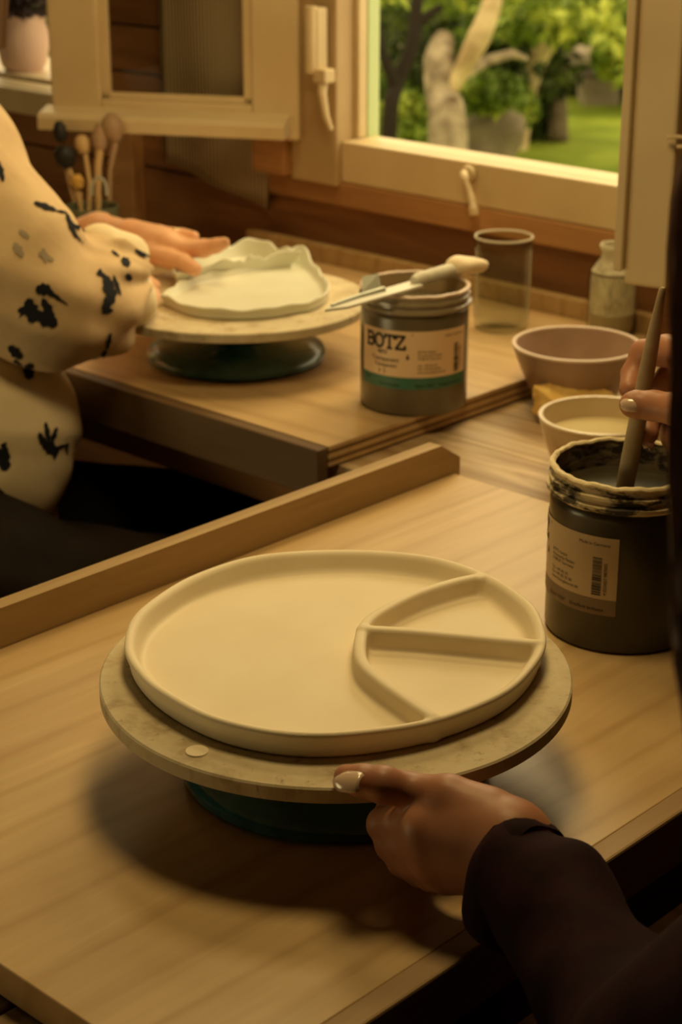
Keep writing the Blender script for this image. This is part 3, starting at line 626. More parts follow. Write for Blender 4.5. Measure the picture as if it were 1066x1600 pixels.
o = mkn('sponge', V, Q4, M_sponge); o.location = so+Vector((.004, 0, .003)); o.rotation_euler = (0, 0, .35); setp(o, 'yellow orange foam sponge between the pink bowl and the cream bowl', 'sponge')
# ================================================================ BRUSH in the front jar
bt_, bb_ = Q(1036, 449, 1.075), Q(974, 775, 1.160)
br = empty('glaze_brush', bb_, 0, 'clay stained wooden brush handle held upright in the crusted jar', 'brush')
dv = bt_-bb_
mk('handle', *tube([dv*t for t in (0, .12, .35, .6, .8, .93, .99, 1.0)], [.0056, .0058, .0056, .0050, .0040, .0027, .0022, .0012], 14), M_brushwood, br, True)
mk('bristles', *tube([dv*t for t in (0.0, -.05, -.09)], [.0056, .0062, .003], 14), M_crust, br, True)
# ================================================================ TOWEL
tw = [W(x, y, 1.50) for x, y in ((255, 0), (412, 0))]
def towel():
    vs, fs = [], []; nu, nz = 24, 30
    for i in range(nu+1):
        s = i/nu; vv = 1.775-s*(1.775-1.572); zb = .080-.036*s
        for j in range(nz+1):
            t = j/nz; z = zb+(.62-zb)*t; v2 = vv+.004*math.sin(t*6)+(.018*(1-t)**3*(s)); u = 1.557+.004*math.sin(s*9+t*2)
            vs.append(Vector((u, v2, z)))
    for i in range(nu):
        for j in range(nz): a = i*(nz+1)+j; fs.append((a, a+1, a+nz+2, a+nz+1))
    o = mk('hanging_towel', vs, fs, M_towel, None, True, rz=RZ)
    md = o.modifiers.new('solid', 'SOLIDIFY'); md.thickness = .004
    setp(o, 'brown grey finely striped linen towel hanging behind the folded-back sash', 'towel'); return o
towel()
pg = box('towel_peg', (1.53, 1.665, .615), (UW, 1.685, .635), M_toolwood, None, .002, rz=RZ); setp(pg, 'wooden peg high on the wall that carries the striped towel', 'peg')
# ================================================================ TOOL POT
d_ = 2.17; cp = cC+cR*((149-533)/F*d_); cp.y = (d_-(CH+.02)*math.sin(TH))/math.cos(TH); cp.z = -.02; POTK = 1.34
r = empty('tool_pot', cp, 0, 'olive green ceramic pot full of brushes and tools by the wall', 'pot')
mk('body', *lathe([(.0005, .0), (.028, 0), (.0305, .003), (.0315, .035), (.0320, .088), (.0308, .0892), (.0295, .088), (.0295, .035), (.029, .006), (.0005, .005)], 64), M_green, r, True)
def tp(px, py, dz=0): return Q(px, py, 2.165+dz)-cp
def tool(name, label, cat, parts):
    o = empty(name, cp+Vector((0, 0, .006)), 0, label, cat, 'pottery tools standing in the green pot'); off = Vector((0, 0, -.006))
    for nm, pts, rad, m in parts: mk(nm, *tube([Vector(p)+off for p in pts], rad, 12), m, o, True)
    return o
bot = lambda x, y=0: Vector((x, y, .012))
tool('sponge_stick', 'tall black foam-tipped tool leaning left in the green pot', 'tool', [('handle', [bot(-.004, .004), tp(108, 285), tp(97, 235)], .0022, M_toolwood), ('foam_tip', [tp(97, 222), tp(95, 212), tp(93, 200), tp(92, 190)], [.004, .008, .008, .004], M_black)])
tool('sponge_stick', 'wide black rubber paddle leaning left in the green pot', 'tool', [('handle', [bot(.002, -.004), tp(116, 285, -.01), tp(108, 262, -.01)], .0024, M_toolwood), ('paddle', [tp(109, 262, -.012), tp(104, 252, -.012), tp(101, 240, -.012), tp(101, 230, -.012)], [.005, .012, .0135, .009], M_black)])
tool('round_brush', 'brush with round pale bristle head in the green pot', 'brush', [('handle', [bot(-.008, -.006), tp(140, 285), tp(133, 240)], [.003, .003, .003], M_toolwood), ('bristle_head', [tp(131, 240), tp(129, 230), tp(128, 218), tp(128, 212)], [.006, .0095, .009, .005], M_toolwood)])
tool('rubber_rib', 'brown rubber rib blade on pale stick in the green pot', 'tool', [('handle', [bot(.004, -.004), tp(153, 262), tp(156, 234)], [.003, .0045, .005], M_toolwood), ('blade', [tp(156, 234), tp(156, 215), tp(158, 195)], [.007, .011, .006], M_toolbrown)])
tool('wooden_spoon', 'tallest tool with broad brown oval head in the green pot', 'tool', [('handle', [bot(.014, .006), tp(172, 265), tp(181, 222)], [.0025, .0028, .004], M_toolbrown), ('oval_head', [tp(181, 222), tp(178, 210), tp(175, 195), tp(173, 184), tp(172, 178)], [.006, .0125, .014, .010, .005], M_toolbrown)])
tool('loop_tool', 'loop tool with rounded steel ring at the front of the green pot', 'tool', [('ring', catmull([tp(143, 306, -.03), tp(144, 288, -.03), tp(150, 279, -.03), tp(158, 278, -.03), tp(165, 288, -.03), tp(167, 306, -.03)], 4), .0018, M_greymetal), ('handle', [bot(.002, -.014), tp(155, 306, -.03)], .003, M_toolwood)])
tool('yellow_sponge_stick', 'short tool with yellow sponge tip at the edge of the green pot', 'tool', [('handle', [bot(-.014, -.002), tp(125, 300, -.01)], .0024, M_toolwood), ('sponge_tip', [tp(123, 295, -.012), tp(121, 283, -.012), tp(119, 274, -.012)], [.005, .0085, .005], M_yellow)])
# ================================================================ FLOWER POT outside the left window
fp_ = W(42, 112, 1.80); fp_.z -= .004
r = empty('flower_pot', fp_, 0, 'pale pink flower pot with purple plant outside the left window', 'flower pot')
mk('pot', *lathe([(.0005, 0), (.034, 0), (.042, .012), (.050, .045), (.045, .082), (.047, .090), (.043, .091), (.040, .08), (.0005, .078)], 48), M_terra, r, True)
def leafcloud(name, boxes, n, size, m, parent=None, origin=Vector((0, 0, 0)), seed=0, kind=None):
    rg = np.random.default_rng(seed); C_ = []
    tot = sum(b[3] for b in boxes)
    for (c, rad, shell, wgt) in boxes:
        k = int(n*wgt/tot); d = rg.normal(size=(k, 3)); d /= np.linalg.norm(d, axis=1)[:, None]; s = rg.uniform(shell, 1, (k, 1))**.5; C_.append(np.array(c)+d*s*np.array(rad))
    C_ = np.concatenate(C_); k = len(C_); a = rg.normal(size=(k, 3)); a /= np.linalg.norm(a, axis=1)[:, None]; b = np.cross(a, rg.normal(size=(k, 3))); b /= np.linalg.norm(b, axis=1)[:, None]
    sz = size*rg.uniform(.6, 1.3, (k, 1)); c4 = np.stack([C_-a*sz, C_-b*sz*.42, C_+a*sz, C_+b*sz*.42], 1).reshape(-1, 3)
    o = mkn(name, c4-np.array(origin), np.arange(k*4).reshape(-1, 4), m, parent, smooth=False)
    if kind: o['kind'] = kind
    return o
leafcloud('foliage', [((0, 0, .13), (.075, .075, .055), .1, 1)], 500, .018, M_leafp, r, kind='stuff')
sh = box('trim_4', (UW+WT, 1.93, O2[2]-.035), (UW+WT+.16, 2.85, O2[2]-.012), M_paint, None, .002, rz=RZ); sh['kind'] = 'structure'
fp_.z = O2[2]-.012; r.location = P(38, 110, fp_.z); r.scale = (.78, .78, .88)
# ================================================================ GARDEN
ZG = -.96
g = 14
xs = np.linspace(-9, 9, 61); ys = np.linspace(2.6, 26, 79); gv, gf = [], []
for j, y in enumerate(ys):
    for i, x in enumerate(xs): gv.append((x, y, ZG+.03*math.sin(x*1.3)*math.cos(y*.9)+max(0, y-11)*.10))
for j in range(len(ys)-1):
    for i in range(len(xs)-1): a = j*61+i; gf.append((a, a+1, a+62, a+61))
# keep the lawn outside the house footprint
keep = []
for f in gf:
    c = sum((Vector(gv[i]) for i in f), Vector())/4
    if c.dot(cU) > UW+WT+.05: keep.append(f)
setp(mk('lawn', gv, keep, M_grass, None, True), 'sunlit green lawn beyond the window', 'lawn', kind='stuff')
def trunk(name, label, pts, rads, m, foliage=None, cat='tree', branches=()):
    pts = [Vector(p) for p in pts]; r = empty(name, pts[0], 0, label, cat); cm = catmull([p-pts[0] for p in pts], 5); rr = list(np.interp(np.linspace(0, len(pts)-1, len(cm)), range(len(pts)), rads))
    mk('trunk', *tube(cm, rr, 14), m, r, True)
    for bp_, br_, bm_ in branches: mk('branch', *tube([Vector(p)-pts[0] for p in bp_], br_, 10), bm_, r, True)
    if foliage: leafcloud('foliage', foliage[0], foliage[1], foliage[2], foliage[3], r, pts[0], foliage[4], 'stuff')
    return r
def G(x, y, d): return Q(x, y, d)
def gz(p): return Vector((p.x, p.y, ZG-.05))
t1 = G(700, 232, 5.2); t1.z = ZG-.05
trunk('garden_tree', 'mottled pale tree trunk forking low, leftmost thick trunk outside', [t1, G(700, 215, 5.2), G(690, 150, 5.2), G(686, 95, 5.2), G(694, 60, 5.25)], [.065, .058, .046, .044, .03], M_bark,
      ([(tuple(G(690, 10, 7.6)), (.5, .3, .20), .1, 1), (tuple(G(700, -60, 5.6)), (.6, .6, .15), .1, 1.2)], 2200, .035, M_leaf, 11),
      branches=[([G(702, 148, 5.2), G(722, 110, 5.15), G(748, 60, 5.1), G(765, 20, 5.1), G(778, -30, 5.1)], [.02, .026, .034, .030, .024], M_barkl), ([G(715, 125, 5.2), G(760, 95, 5.3), G(800, 84, 5.35), G(822, 92, 5.4)], [.014, .016, .014, .008], M_bark)])
trunk('thin_tree', 'dark slender tree close to the left edge of the open window', [gz(G(606, 260, 4.8)), G(608, 215, 4.8), G(622, 130, 4.8), G(645, 70, 4.8), G(652, 0, 4.8), G(660, -80, 4.8)], [.028, .022, .019, .020, .016, .012], M_barkd,
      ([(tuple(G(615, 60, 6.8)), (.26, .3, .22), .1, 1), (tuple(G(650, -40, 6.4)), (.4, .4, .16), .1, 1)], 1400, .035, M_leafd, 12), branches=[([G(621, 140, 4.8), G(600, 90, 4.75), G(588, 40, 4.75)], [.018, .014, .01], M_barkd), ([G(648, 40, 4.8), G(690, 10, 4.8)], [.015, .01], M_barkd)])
trunk('leaning_tree', 'pale leaning trunk behind the wooden post', [gz(G(800, 240, 8.3)), G(812, 170, 8.3), G(832, 110, 8.3), G(862, 50, 8.2), G(885, -20, 8.2)], [.07, .06, .05, .04, .035], M_barkl,
      ([(tuple(G(860, -30, 8)), (1.0, .6, .20), .1, 1)], 1400, .05, M_leaf, 13))
pp = G(872, 215, 8.5)
o = mk('fence_post', *tube([gz(G(874, 235, 8.6))-pp, G(872, 215, 8.5)-pp, G(866, 60, 8.5)-pp], [.055, .05, .045], 8), M_post, None, False, loc=pp); setp(o, 'weathered grey wooden post standing in the lawn', 'post')
sb = G(925, 120, 9.6)
r = empty('stone_bench', Vector((sb.x, sb.y, ZG)), 0, 'low stone slab laid across rough blocks behind the post', 'bench')
def rb(name, x0, x1, y0, y1, d, m, dep=.3):
    a = G(x0, y1, d)-r.location; b = G(x1, y0, d)-r.location; vs, fs = boxdata((a.x, a.y-dep/2, a.z), (b.x, a.y+dep/2, b.z), .02); return mk(name, vs, fs, m, r)
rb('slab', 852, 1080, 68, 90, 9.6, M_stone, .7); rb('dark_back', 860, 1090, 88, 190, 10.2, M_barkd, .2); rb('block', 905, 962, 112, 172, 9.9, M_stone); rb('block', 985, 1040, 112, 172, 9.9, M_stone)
def rock(name, label, c, rad, m, seed):
    lo = tuple(-q*1.3 for q in rad); h_ = max(rad)/18; X = grid(lo, tuple(q*1.3 for q in rad), h_); D = ellip(X, (0, 0, 0), rad)+vnoise(X, 3.2/max(rad), seed)*min(rad)*.22+vnoise(X, 8/max(rad), seed+3)*min(rad)*.07
    V, Q4 = surf(D, lo, h_); o = mkn(name, V, Q4, m); o.location = c; setp(o, label, 'rock'); return o
rock('garden_rock', 'grey boulder low beside the pale trunk, nearest the window sill', G(765, 215, 6.6), (.13, .12, .12), M_stone, 2)
rock('garden_rock', 'rounded pale boulder under the leaning trunk', G(825, 125, 8.9), (.16, .16, .17), M_stone, 5)
rock('garden_rock', 'shaded boulder behind the leftmost pale trunk', G(620, 110, 9), (.26, .2, .14), M_stone, 8)
def shrub(label, cs, n, size, m, seed, base):
    r = empty('garden_shrub', gz(base), 0, label, 'shrub'); mk('stem', *tube([Vector((0, 0, 0)), Vector((.02, 0, .15)), Vector((0, .02, .3))], [.02, .015, .008], 8), M_barkd, r, True)
    leafcloud('foliage', cs, n, size, m, r, gz(base), seed, 'stuff'); return r
shrub('bright leafy shrub beneath the leftmost pale trunk', [(tuple(G(640, 190, 6.2)), (.13, .14, .10), .1, 1), (tuple(G(600, 160, 6.6)), (.10, .14, .15), .1, 1)], 1500, .03, M_leaf, 21, G(635, 220, 6.2))
shrub('arching green shrub between the pale trunk and the post', [(tuple(G(760, 145, 6.4)), (.16, .14, .07), .1, 1), (tuple(G(800, 170, 7.2)), (.11, .14, .09), .1, 1.2)], 1600, .032, M_leaf, 22, G(790, 225, 6.8))
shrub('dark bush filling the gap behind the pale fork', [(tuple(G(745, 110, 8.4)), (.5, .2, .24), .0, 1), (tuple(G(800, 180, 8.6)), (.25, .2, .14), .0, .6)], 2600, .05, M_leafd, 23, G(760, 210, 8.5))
shrub('yellow green leaves crossing above the post', [(tuple(G(900, 35, 7.0)), (.34, .2, .09), .1, 1), (tuple(G(960, 80, 6.6)), (.08, .1, .12), .1, .4), (tuple(G(1010, 60, 6.8)), (.15, .1, .2), .1, .5)], 1200, .045, M_leaf, 24, G(1060, 240, 7.2))
shrub('bright shrub seen past the square-opened sash', [(tuple(G(1090, 80, 5.5)), (.14, .2, .35), .1, 1)], 1500, .03, M_leaf, 25, G(1090, 230, 5.5))
shrub('fresh green bush beyond the flower pot', [(tuple(G(70, 60, 6.5)), (.5, .3, .5), .1, 1)], 2600, .035, M_leaf, 26, G(70, 230, 6.5))
hd = empty('hedge', Vector((1.2, 12.6, ZG)), 0, 'deep green hedge closing off the far side of the garden', 'hedge')
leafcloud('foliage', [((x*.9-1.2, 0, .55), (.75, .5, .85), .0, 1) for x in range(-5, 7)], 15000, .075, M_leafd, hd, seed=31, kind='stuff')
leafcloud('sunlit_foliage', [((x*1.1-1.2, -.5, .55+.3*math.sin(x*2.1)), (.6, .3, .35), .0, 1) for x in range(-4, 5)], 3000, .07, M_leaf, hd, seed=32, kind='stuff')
# ================================================================ HANDS AND PEOPLE
def hand_sdf(X, palm, fingers, kp=.007, kf=.003, kj=.0030):
    D = None
    for p, q, r1, r2 in palm:
        d = cone(X, p, q, r1, r2); D = d if D is None else smin(D, d, kp)
    for f in fingers: D = smin(D, chain(X, f, kf), kj)
    return D
def hand_mesh(palm, fingers, h=.0013, extra=None):
    pts = [(p, r1) for p, q, r1, r2 in palm]+[(q, r2) for p, q, r1, r2 in palm]+[x for f in fingers for x in f]
    lo, hi = bounds(pts, .006); X = grid(lo, hi, h); D = hand_sdf(X, palm, fingers)
    return surf(D, lo, h)
def nail(parent, org, tip, along, normal, L=.010, Wd=.0085, m=None, label=None):
    a = Vector(along).normalized(); n_ = Vector(normal); n_ = (n_-a*n_.dot(a)).normalized(); s_ = a.cross(n_); vs, fs = [], []; nu, nv = 8, 8
    for i in range(nu+1):
        for j in range(nv+1):
            t = i/nu; q = (j/nv*2-1); wdt = Wd/2*(1-.55*max(0, (t-.55)/.45)**2)*(1-.25*max(0, (.2-t)/.2)**2); vs.append(Vector(tip)-Vector(org)+a*(t-.5)*L+s_*q*wdt+n_*(-.0022*q*q*1.0 - .0010*((t-.45)*2)**2+.0004))
    for i in range(nu):
        for j in range(nv): k = i*(nv+1)+j; fs.append((k, k+1, k+nv+2, k+nv+1))
    o = mk('fingernail', vs, fs, m or M_nail, parent, True); md = o.modifiers.new('s', 'SOLIDIFY'); md.thickness = .0006; return o
def joinmesh(parts):
    Vs, Qs, n = [], [], 0
    for V, Q4 in parts: Vs.append(V); Qs.append(Q4+n); n += len(V)
    return np.concatenate(Vs), np.concatenate(Qs)
# ---- the potter on the right: left hand steadies the wheel, right hand holds the brush
lp = [(P(541, 1214, .0655), .0062), (P(566, 1220, .067), .0078), (P(598, 1226, .067), .0088), (Q(640, 1236, .880), .0088), (Q(700, 1248, .872), .0115), (Q(762, 1272, .865), .0135)]
idx = [(Q(668, 1292, .872), .0118), (Q(628, 1286, .893), .0096), (Q(601, 1288, .908), .0086), (Q(612, 1268, .930), .0078), (Q(632, 1258, .942), .0066)]
mid = [(Q(672, 1318, .872), .0118), (Q(634, 1318, .893), .0098), (Q(615, 1318, .905), .0090), (Q(618, 1300, .930), .0080), (Q(640, 1285, .945), .0068)]
rin = [(Q(682, 1344, .874), .0112), (Q(650, 1346, .890), .0092), (Q(632, 1344, .900), .0084), (Q(632, 1326, .923), .0076), (Q(650, 1310, .938), .0064)]
pin = [(Q(700, 1364, .878), .0100), (Q(676, 1367, .886), .0080), (Q(656, 1362, .897), .0072), (Q(656, 1348, .914), .0066), (Q(668, 1334, .925), .0056)]
wr = Q(800, 1332, .858)
palm = [(Q(790, 1308, .860), idx[0][0], .0185, .0122), (Q(790, 1322, .860), mid[0][0], .0190, .0122), (Q(788, 1340, .862), rin[0][0], .0175, .0115), (Q(785, 1352, .866), pin[0][0], .0155, .0102), (Q(800, 1312, .858), Q(700, 1252, .872), .0175, .0115), (wr, Q(850, 1390, .845), .0190, .0165), (wr, Q(750, 1318, .868), .0192, .0175)]
HL = hand_mesh(palm, [lp, idx, mid, rin, pin], .0012)
rt = [(Q(985, 632, 1.082), .0062), (Q(992, 632, 1.082), .0082), (Q(1022, 634, 1.078), .0088), (Q(1060, 640, 1.066), .0098), (Q(1105, 650, 1.06), .0135)]
ri = [(Q(1095, 560, 1.10), .0115), (Q(1042, 548, 1.125), .0098), (Q(1006, 552, 1.142), .0084), (Q(990, 585, 1.142), .0076), (Q(984, 608, 1.130), .0066)]
rm = [(Q(1100, 590, 1.115), .0115), (Q(1050, 590, 1.142), .0095), (Q(1020, 618, 1.150), .0082), (Q(1014, 655, 1.145), .0076), (Q(1013, 678, 1.138), .0066)]
rr_ = [(Q(1108, 622, 1.13), .0110), (Q(1062, 625, 1.155), .0088), (Q(1046, 655, 1.16), .0078), (Q(1052, 685, 1.150), .0072), (Q(1060, 700, 1.14), .0062)]
rp = [(Q(1115, 650, 1.14), .0100), (Q(1082, 660, 1.16), .0080), (Q(1074, 690, 1.16), .0070), (Q(1082, 712, 1.15), .0064), (Q(1090, 722, 1.142), .0056)]
wr2 = Q(1185, 640, 1.06)
palm2 = [(Q(1165, 620, 1.07), ri[0][0], .018, .0122), (Q(1165, 625, 1.07), rm[0][0], .018, .0122), (Q(1165, 640, 1.08), rr_[0][0], .017, .0115), (Q(1165, 655, 1.09), rp[0][0], .015, .0102), (Q(1165, 640, 1.06), Q(1105, 650, 1.06), .018, .0135), (wr2, Q(1260, 660, 1.0), .022, .024)]
HR = hand_mesh(palm2, [rt, ri, rm, rr_, rp], .0015)
# body (mostly outside the picture): torso, neck, head, arms
shL, shR = Vector((.30, .40, .36)), Vector((.47, .66, .36)); hipc = Vector((.44, .44, -.24)); chest = Vector((.39, .52, .20)); headc = Vector((.35, .60, .62))
elL = Q(1030, 1700, .735); elR = Vector((.42, .86, .12))
def body_mesh(h, prims, k=.03, noise=0, fine=0, seed=0):
    pts = [(p, r1) for p, q, r1, r2 in prims]+[(q, r2) for p, q, r1, r2 in prims]; lo, hi = bounds(pts, .02); X = grid(lo, hi, h); D = None
    for p, q, r1, r2 in prims: d = cone(X, p, q, r1, r2); D = d if D is None else smin(D, d, k)
    if noise: D = D+vnoise(X, 45, seed)*noise+vnoise(X, 110, seed+2)*noise*.45
    return surf(D, lo, h)
nose = headc+Vector((-.085, .045, -.005))
arms = [(wr, Q(872, 1418, .834), .0180, .0185), (Q(872, 1418, .834), Q(955, 1545, .785), .0215, .024), (Q(955, 1545, .785), elL, .024, .034), (elL, shL, .038, .048), (wr2, elR, .0225, .036), (elR, shR, .038, .048), (shL, shR, .05, .05), (chest, hipc, .10, .13), (chest+Vector((.0, 0, .12)), headc, .048, .050), (headc+Vector((.02, -.01, .03)), headc+Vector((-.01, .005, .0)), .088, .078), (headc+Vector((-.02, .01, 0)), headc+Vector((-.045, .025, -.075)), .06, .032), (headc+Vector((-.07, .04, .02)), nose, .012, .014)]
BV = body_mesh(.0065, arms, .02)
V, Q4 = joinmesh([HL, HR, BV])
org2 = Vector((hipc.x, hipc.y, -.30))
p2 = mkn('person', V, Q4, M_skin2, None, tuple(org2)); p2.location = org2
setp(p2, 'person in a dark plum sweater turning the near wheel and holding the brush', 'person')
nail(p2, org2, P(543, 1212, .0728)+Vector((-.001, -.004, 0)), P(523, 1212, .066)-P(566, 1216, .070), Vector((-.1, -.62, .75)), .0165, .0115)
nail(p2, org2, rt[1][0]+Vector((-.0040, -.0072, .0030)), rt[0][0]-rt[2][0], Vector((-.15, -.8, .5)), .0120, .0095)
nail(p2, org2, rm[4][0]+Vector((0, -.0052, -.003)), rm[4][0]-rm[3][0], Vector((0, -.9, -.1)), .0095, .0085)
for s_ in (-1, 1):
    ec = headc+Vector((-.076, .042, .012))+Vector((.5, .86, 0))*s_*.031
    mk('eye', *[[Vector(v) for v in lathe([(.0005, -.011), (.008, -.008), (.0112, 0), (.008, .008), (.0005, .011)], 16)[0]], lathe([(.0005, -.011), (.008, -.008), (.0112, 0), (.008, .008), (.0005, .011)], 16)[1]], M_nail, p2, True, loc=ec-org2)
# sweater
cuff = Q(797, 1378, .858)
pr = [(Q(775, 1364, .862), Q(866, 1414, .834), .0315, .0290), (Q(866, 1416, .834), Q(950, 1548, .785), .0285, .0310), (Q(950, 1548, .785), elL+Vector((0, 0, .005)), .0310, .040), (elL, shL, .046, .062), (shL, shR, .07, .07), (chest, hipc, .118, .150), (shR, elR, .062, .046), (elR, Q(1185, 640, 1.06), .045, .030)]
ax = (Q(885, 1412, .832)-Q(790, 1373, .858)).normalized(); cc = Q(792, 1374, .858)
def sleeve(h, prims, k):
    pts = [(p, a) for p, q, a, b in prims]+[(q, b) for p, q, a, b in prims]; lo, hi = bounds(pts, .015); X = grid(lo, hi, h); D = None
    for p, q, r1, r2 in prims: d = cone(X, p, q, r1, r2); D = d if D is None else smin(D, d, k)
    D = D+vnoise(X, 60, 3)*.0020+np.sin(X[0]*150+X[2]*60-X[1]*40)*.0012+vnoise(X, 150, 5)*.0008
    pd = (X[0]-cc.x)*ax.x+(X[1]-cc.y)*ax.y+(X[2]-cc.z)*ax.z
    return surf(np.maximum(D, -pd+.002), lo, h)
V1 = sleeve(.0022, pr[:3], .010); V2 = body_mesh(.006, pr[3:], .03, .004, seed=4)
Vs, Qs = joinmesh([V1, V2])
sw = mkn('sweater', Vs, Qs, M_sweater, p2, tuple(org2)); sw['label'] = 'dark plum knitted sweater'
# cuff ring so the sleeve ends in a clean hem
n1 = ax.cross(Vector((0, 0, 1))).normalized(); n2 = ax.cross(n1)
vs, fs = [], []
prof = [(.003, .024), (-.001, .0275), (-.0012, .0300), (.001, .0318), (.006, .0322), (.012, .0318), (.016, .0300)]
for (t, rr) in prof:
    for k in range(48): a = 2*math.pi*k/48; q = rr*(1+.03*math.sin(3*a)+.02*math.sin(7*a)); vs.append(cc+ax*t+(n1*math.cos(a)*1.0+n2*math.sin(a)*1.02)*q-org2)
for i in range(len(prof)-1):
    for k in range(48): fs.append((i*48+k, i*48+(k+1) % 48, (i+1)*48+(k+1) % 48, (i+1)*48+k))
mk('cuff', vs, fs, M_sweater, sw, True)
# trousers of the potter
kneeL, kneeR = UV(.40, .72, -.20), UV(.62, .74, -.20)
TR = body_mesh(.009, [(hipc+Vector((-.05, -.05, 0)), kneeL, .09, .065), (hipc+Vector((.05, .05, 0)), kneeR, .09, .065), (kneeL, Vector((kneeL.x, kneeL.y, ZF+.05)), .06, .045), (kneeR, Vector((kneeR.x, kneeR.y, ZF+.05)), .06, .045)], .03, .002)
mkn('trousers', *TR, M_trouserblack, p2, tuple(org2))
# hair: long locks falling past her shoulder
HD = MB()
rh = random.Random(3)
for i in range(90):
    a = rh.uniform(0, 1); o_ = Vector((rh.gauss(0, .010), rh.gauss(0, .012), 0)); top = headc+Vector((-.02+rh.uniform(-.03, .05), -.06+rh.uniform(-.03, .05), .07))
    e = Q(1074+abs(rh.gauss(0, 11)), 1195-rh.uniform(0, 260), .50+rh.uniform(-.012, .02)); m1 = Q(1066+abs(rh.gauss(0, 16))+o_.x*200, 640+rh.uniform(-60, 60), .52+o_.y*.4); m0 = Q(1082+abs(rh.gauss(0, 22)), 250, .54+o_.y*.5); m2 = Q(1063+abs(rh.gauss(0, 13)), 920+rh.uniform(-40, 40), .505+o_.y*.3)
    k0 = Q(1190+abs(rh.gauss(0, 60)), 60, .57+o_.y); k1 = Q(1420, -80, .57+o_.y)
    HD.add(tube(catmull([top, k1, k0, m0, m1, m2, e], 5), [.0034]*23+[.003]*5+[.0022, .0014, .0006], 6))
for i in range(70):
    a = rh.uniform(-2.6, 1.3); top = headc+Vector((.01, 0, .11)); side = headc+Vector((math.cos(a)*.098, math.sin(a)*.098, .03)); end = headc+Vector((math.cos(a)*.11+.02, math.sin(a)*.11-.02, -.28+rh.uniform(-.06, .06)))
    HD.add(tube(catmull([top, headc+Vector((math.cos(a)*.07, math.sin(a)*.07, .095)), side, end], 5), .011, 6))
mk('hair', [v-org2 for v in HD.v], HD.f, M_hair, p2, True)['label'] = 'long auburn hair'
st = empty('stool', Vector((org2.x, org2.y, ZF)), 0, 'round black stool under the person in the dark sweater', 'stool')
mk('seat', *lathe([(.0005, .34), (.15, .34), (.16, .35), (.16, .37), (.15, .38), (.0005, .38)], 40), M_black, st, True)
for k in range(4): a = k*math.pi/2+.4; mk('leg', *tube([(math.cos(a)*.1, math.sin(a)*.1, .34), (math.cos(a)*.16, math.sin(a)*.16, 0)], .012, 10), M_dark, st)
# ---- the person on the left in the printed blouse
g1 = Q(205, 372, 1.90)
ix = [(Q(262, 380, 1.845), .0095), (Q(285, 391, 1.825), .0088), (Q(318, 390, 1.80), .0080), (Q(338, 384, 1.79), .0072), (Q(350, 380, 1.785), .0060)]
md_ = [(Q(262, 376, 1.86), .0095), (Q(285, 384, 1.845), .0086), (Q(318, 386, 1.82), .0078), (Q(336, 384, 1.81), .0070), (Q(345, 382, 1.805), .0058)]
rg_ = [(Q(255, 370, 1.87), .0092), (Q(278, 372, 1.865), .0082), (Q(292, 371, 1.86), .0074), (Q(302, 370, 1.855), .0062)]
pk = [(Q(250, 366, 1.89), .0085), (Q(270, 367, 1.885), .0074), (Q(284, 367, 1.88), .0066), (Q(295, 367, 1.875), .0056)]
th_ = [(Q(240, 398, 1.85), .0115), (Q(265, 405, 1.82), .0098), (Q(288, 411, 1.80), .0088), (Q(305, 421, 1.785), .0070)]
pm1 = [(g1, ix[0][0], .0165, .0115), (g1, md_[0][0], .0165, .0112), (g1, rg_[0][0], .0155, .0105), (g1, pk[0][0], .0145, .0095), (g1+Vector((0, 0, -.004)), th_[0][0], .015, .0115), (g1, Q(155, 360, 1.95), .0170, .0185)]
HL1 = hand_mesh(pm1, [ix, md_, rg_, pk, th_], .0018)
g2 = Q(205, 450, 1.70)
fz2 = [[(Q(218, 452+k*8, 1.70-.008*k), .0095), (Q(228, 455+k*7, 1.705-.008*k), .0080), (Q(238-k*2, 460+k*6, 1.708-.008*k), .0070), (Q(241-k*3, 466+k*4, 1.705-.008*k), .0060)] for k in range(4)]
tm2 = [(Q(215, 442, 1.72), .0105), (Q(228, 444, 1.74), .0088), (Q(240, 447, 1.752), .0068)]
HR1 = hand_mesh([(g2, f[0][0], .017, .0105) for f in fz2]+[(g2, tm2[0][0], .015, .0105), (g2, Q(150, 440, 1.66), .02, .021)], fz2+[tm2], .002)
elb = Q(70, 478, 1.60); shr = Q(-125, 150, 1.72); belly = Q(-20, 690, 1.68); chest1 = Q(-110, 380, 1.78); head1 = Q(-150, -70, 1.86); shl = Q(-150, 130, 2.05); ell = Q(10, 440, 2.05); hip1 = belly+Vector((-.06, .02, -.14))
BB = body_mesh(.0075, [(elb, Q(150, 440, 1.66), .036, .024), (elb, shr, .036, .044), (shl, ell, .044, .036), (ell, Q(155, 360, 1.95), .034, .021), (shr, shl, .05, .05), (chest1, hip1, .09, .12), (chest1+Vector((0, 0, .1)), head1, .045, .05), (head1+Vector((-.01, -.01, .03)), head1, .088, .078), (head1, head1+Vector((.03, .03, -.075)), .06, .035), (head1+Vector((.06, .055, .01)), head1+Vector((.066, .062, -.012)), .012, .013)], .02)
V, Q4 = joinmesh([HL1, HR1, BB]); org1 = Vector((hip1.x, hip1.y, hip1.z-.1))
p1 = mkn('person', V, Q4, M_skin, None, tuple(org1)); p1.location = org1
setp(p1, 'person in a cream blouse with dark bird print, hands on the far wheel', 'person')
nail(p1, org1, ix[4][0]+Vector((0, -.003, .0050)), ix[4][0]-ix[3][0], (0, -.3, .95), .009, .007, M_skin)
rgc = Q(279, 381, 1.833); ring_d = (ix[2][0]-ix[1][0]).normalized(); q1 = ring_d.cross(Vector((0, 0, 1))).normalized(); q2 = ring_d.cross(q1)
rc = rg_[1][0]-(rg_[1][0]-rg_[0][0])*.1
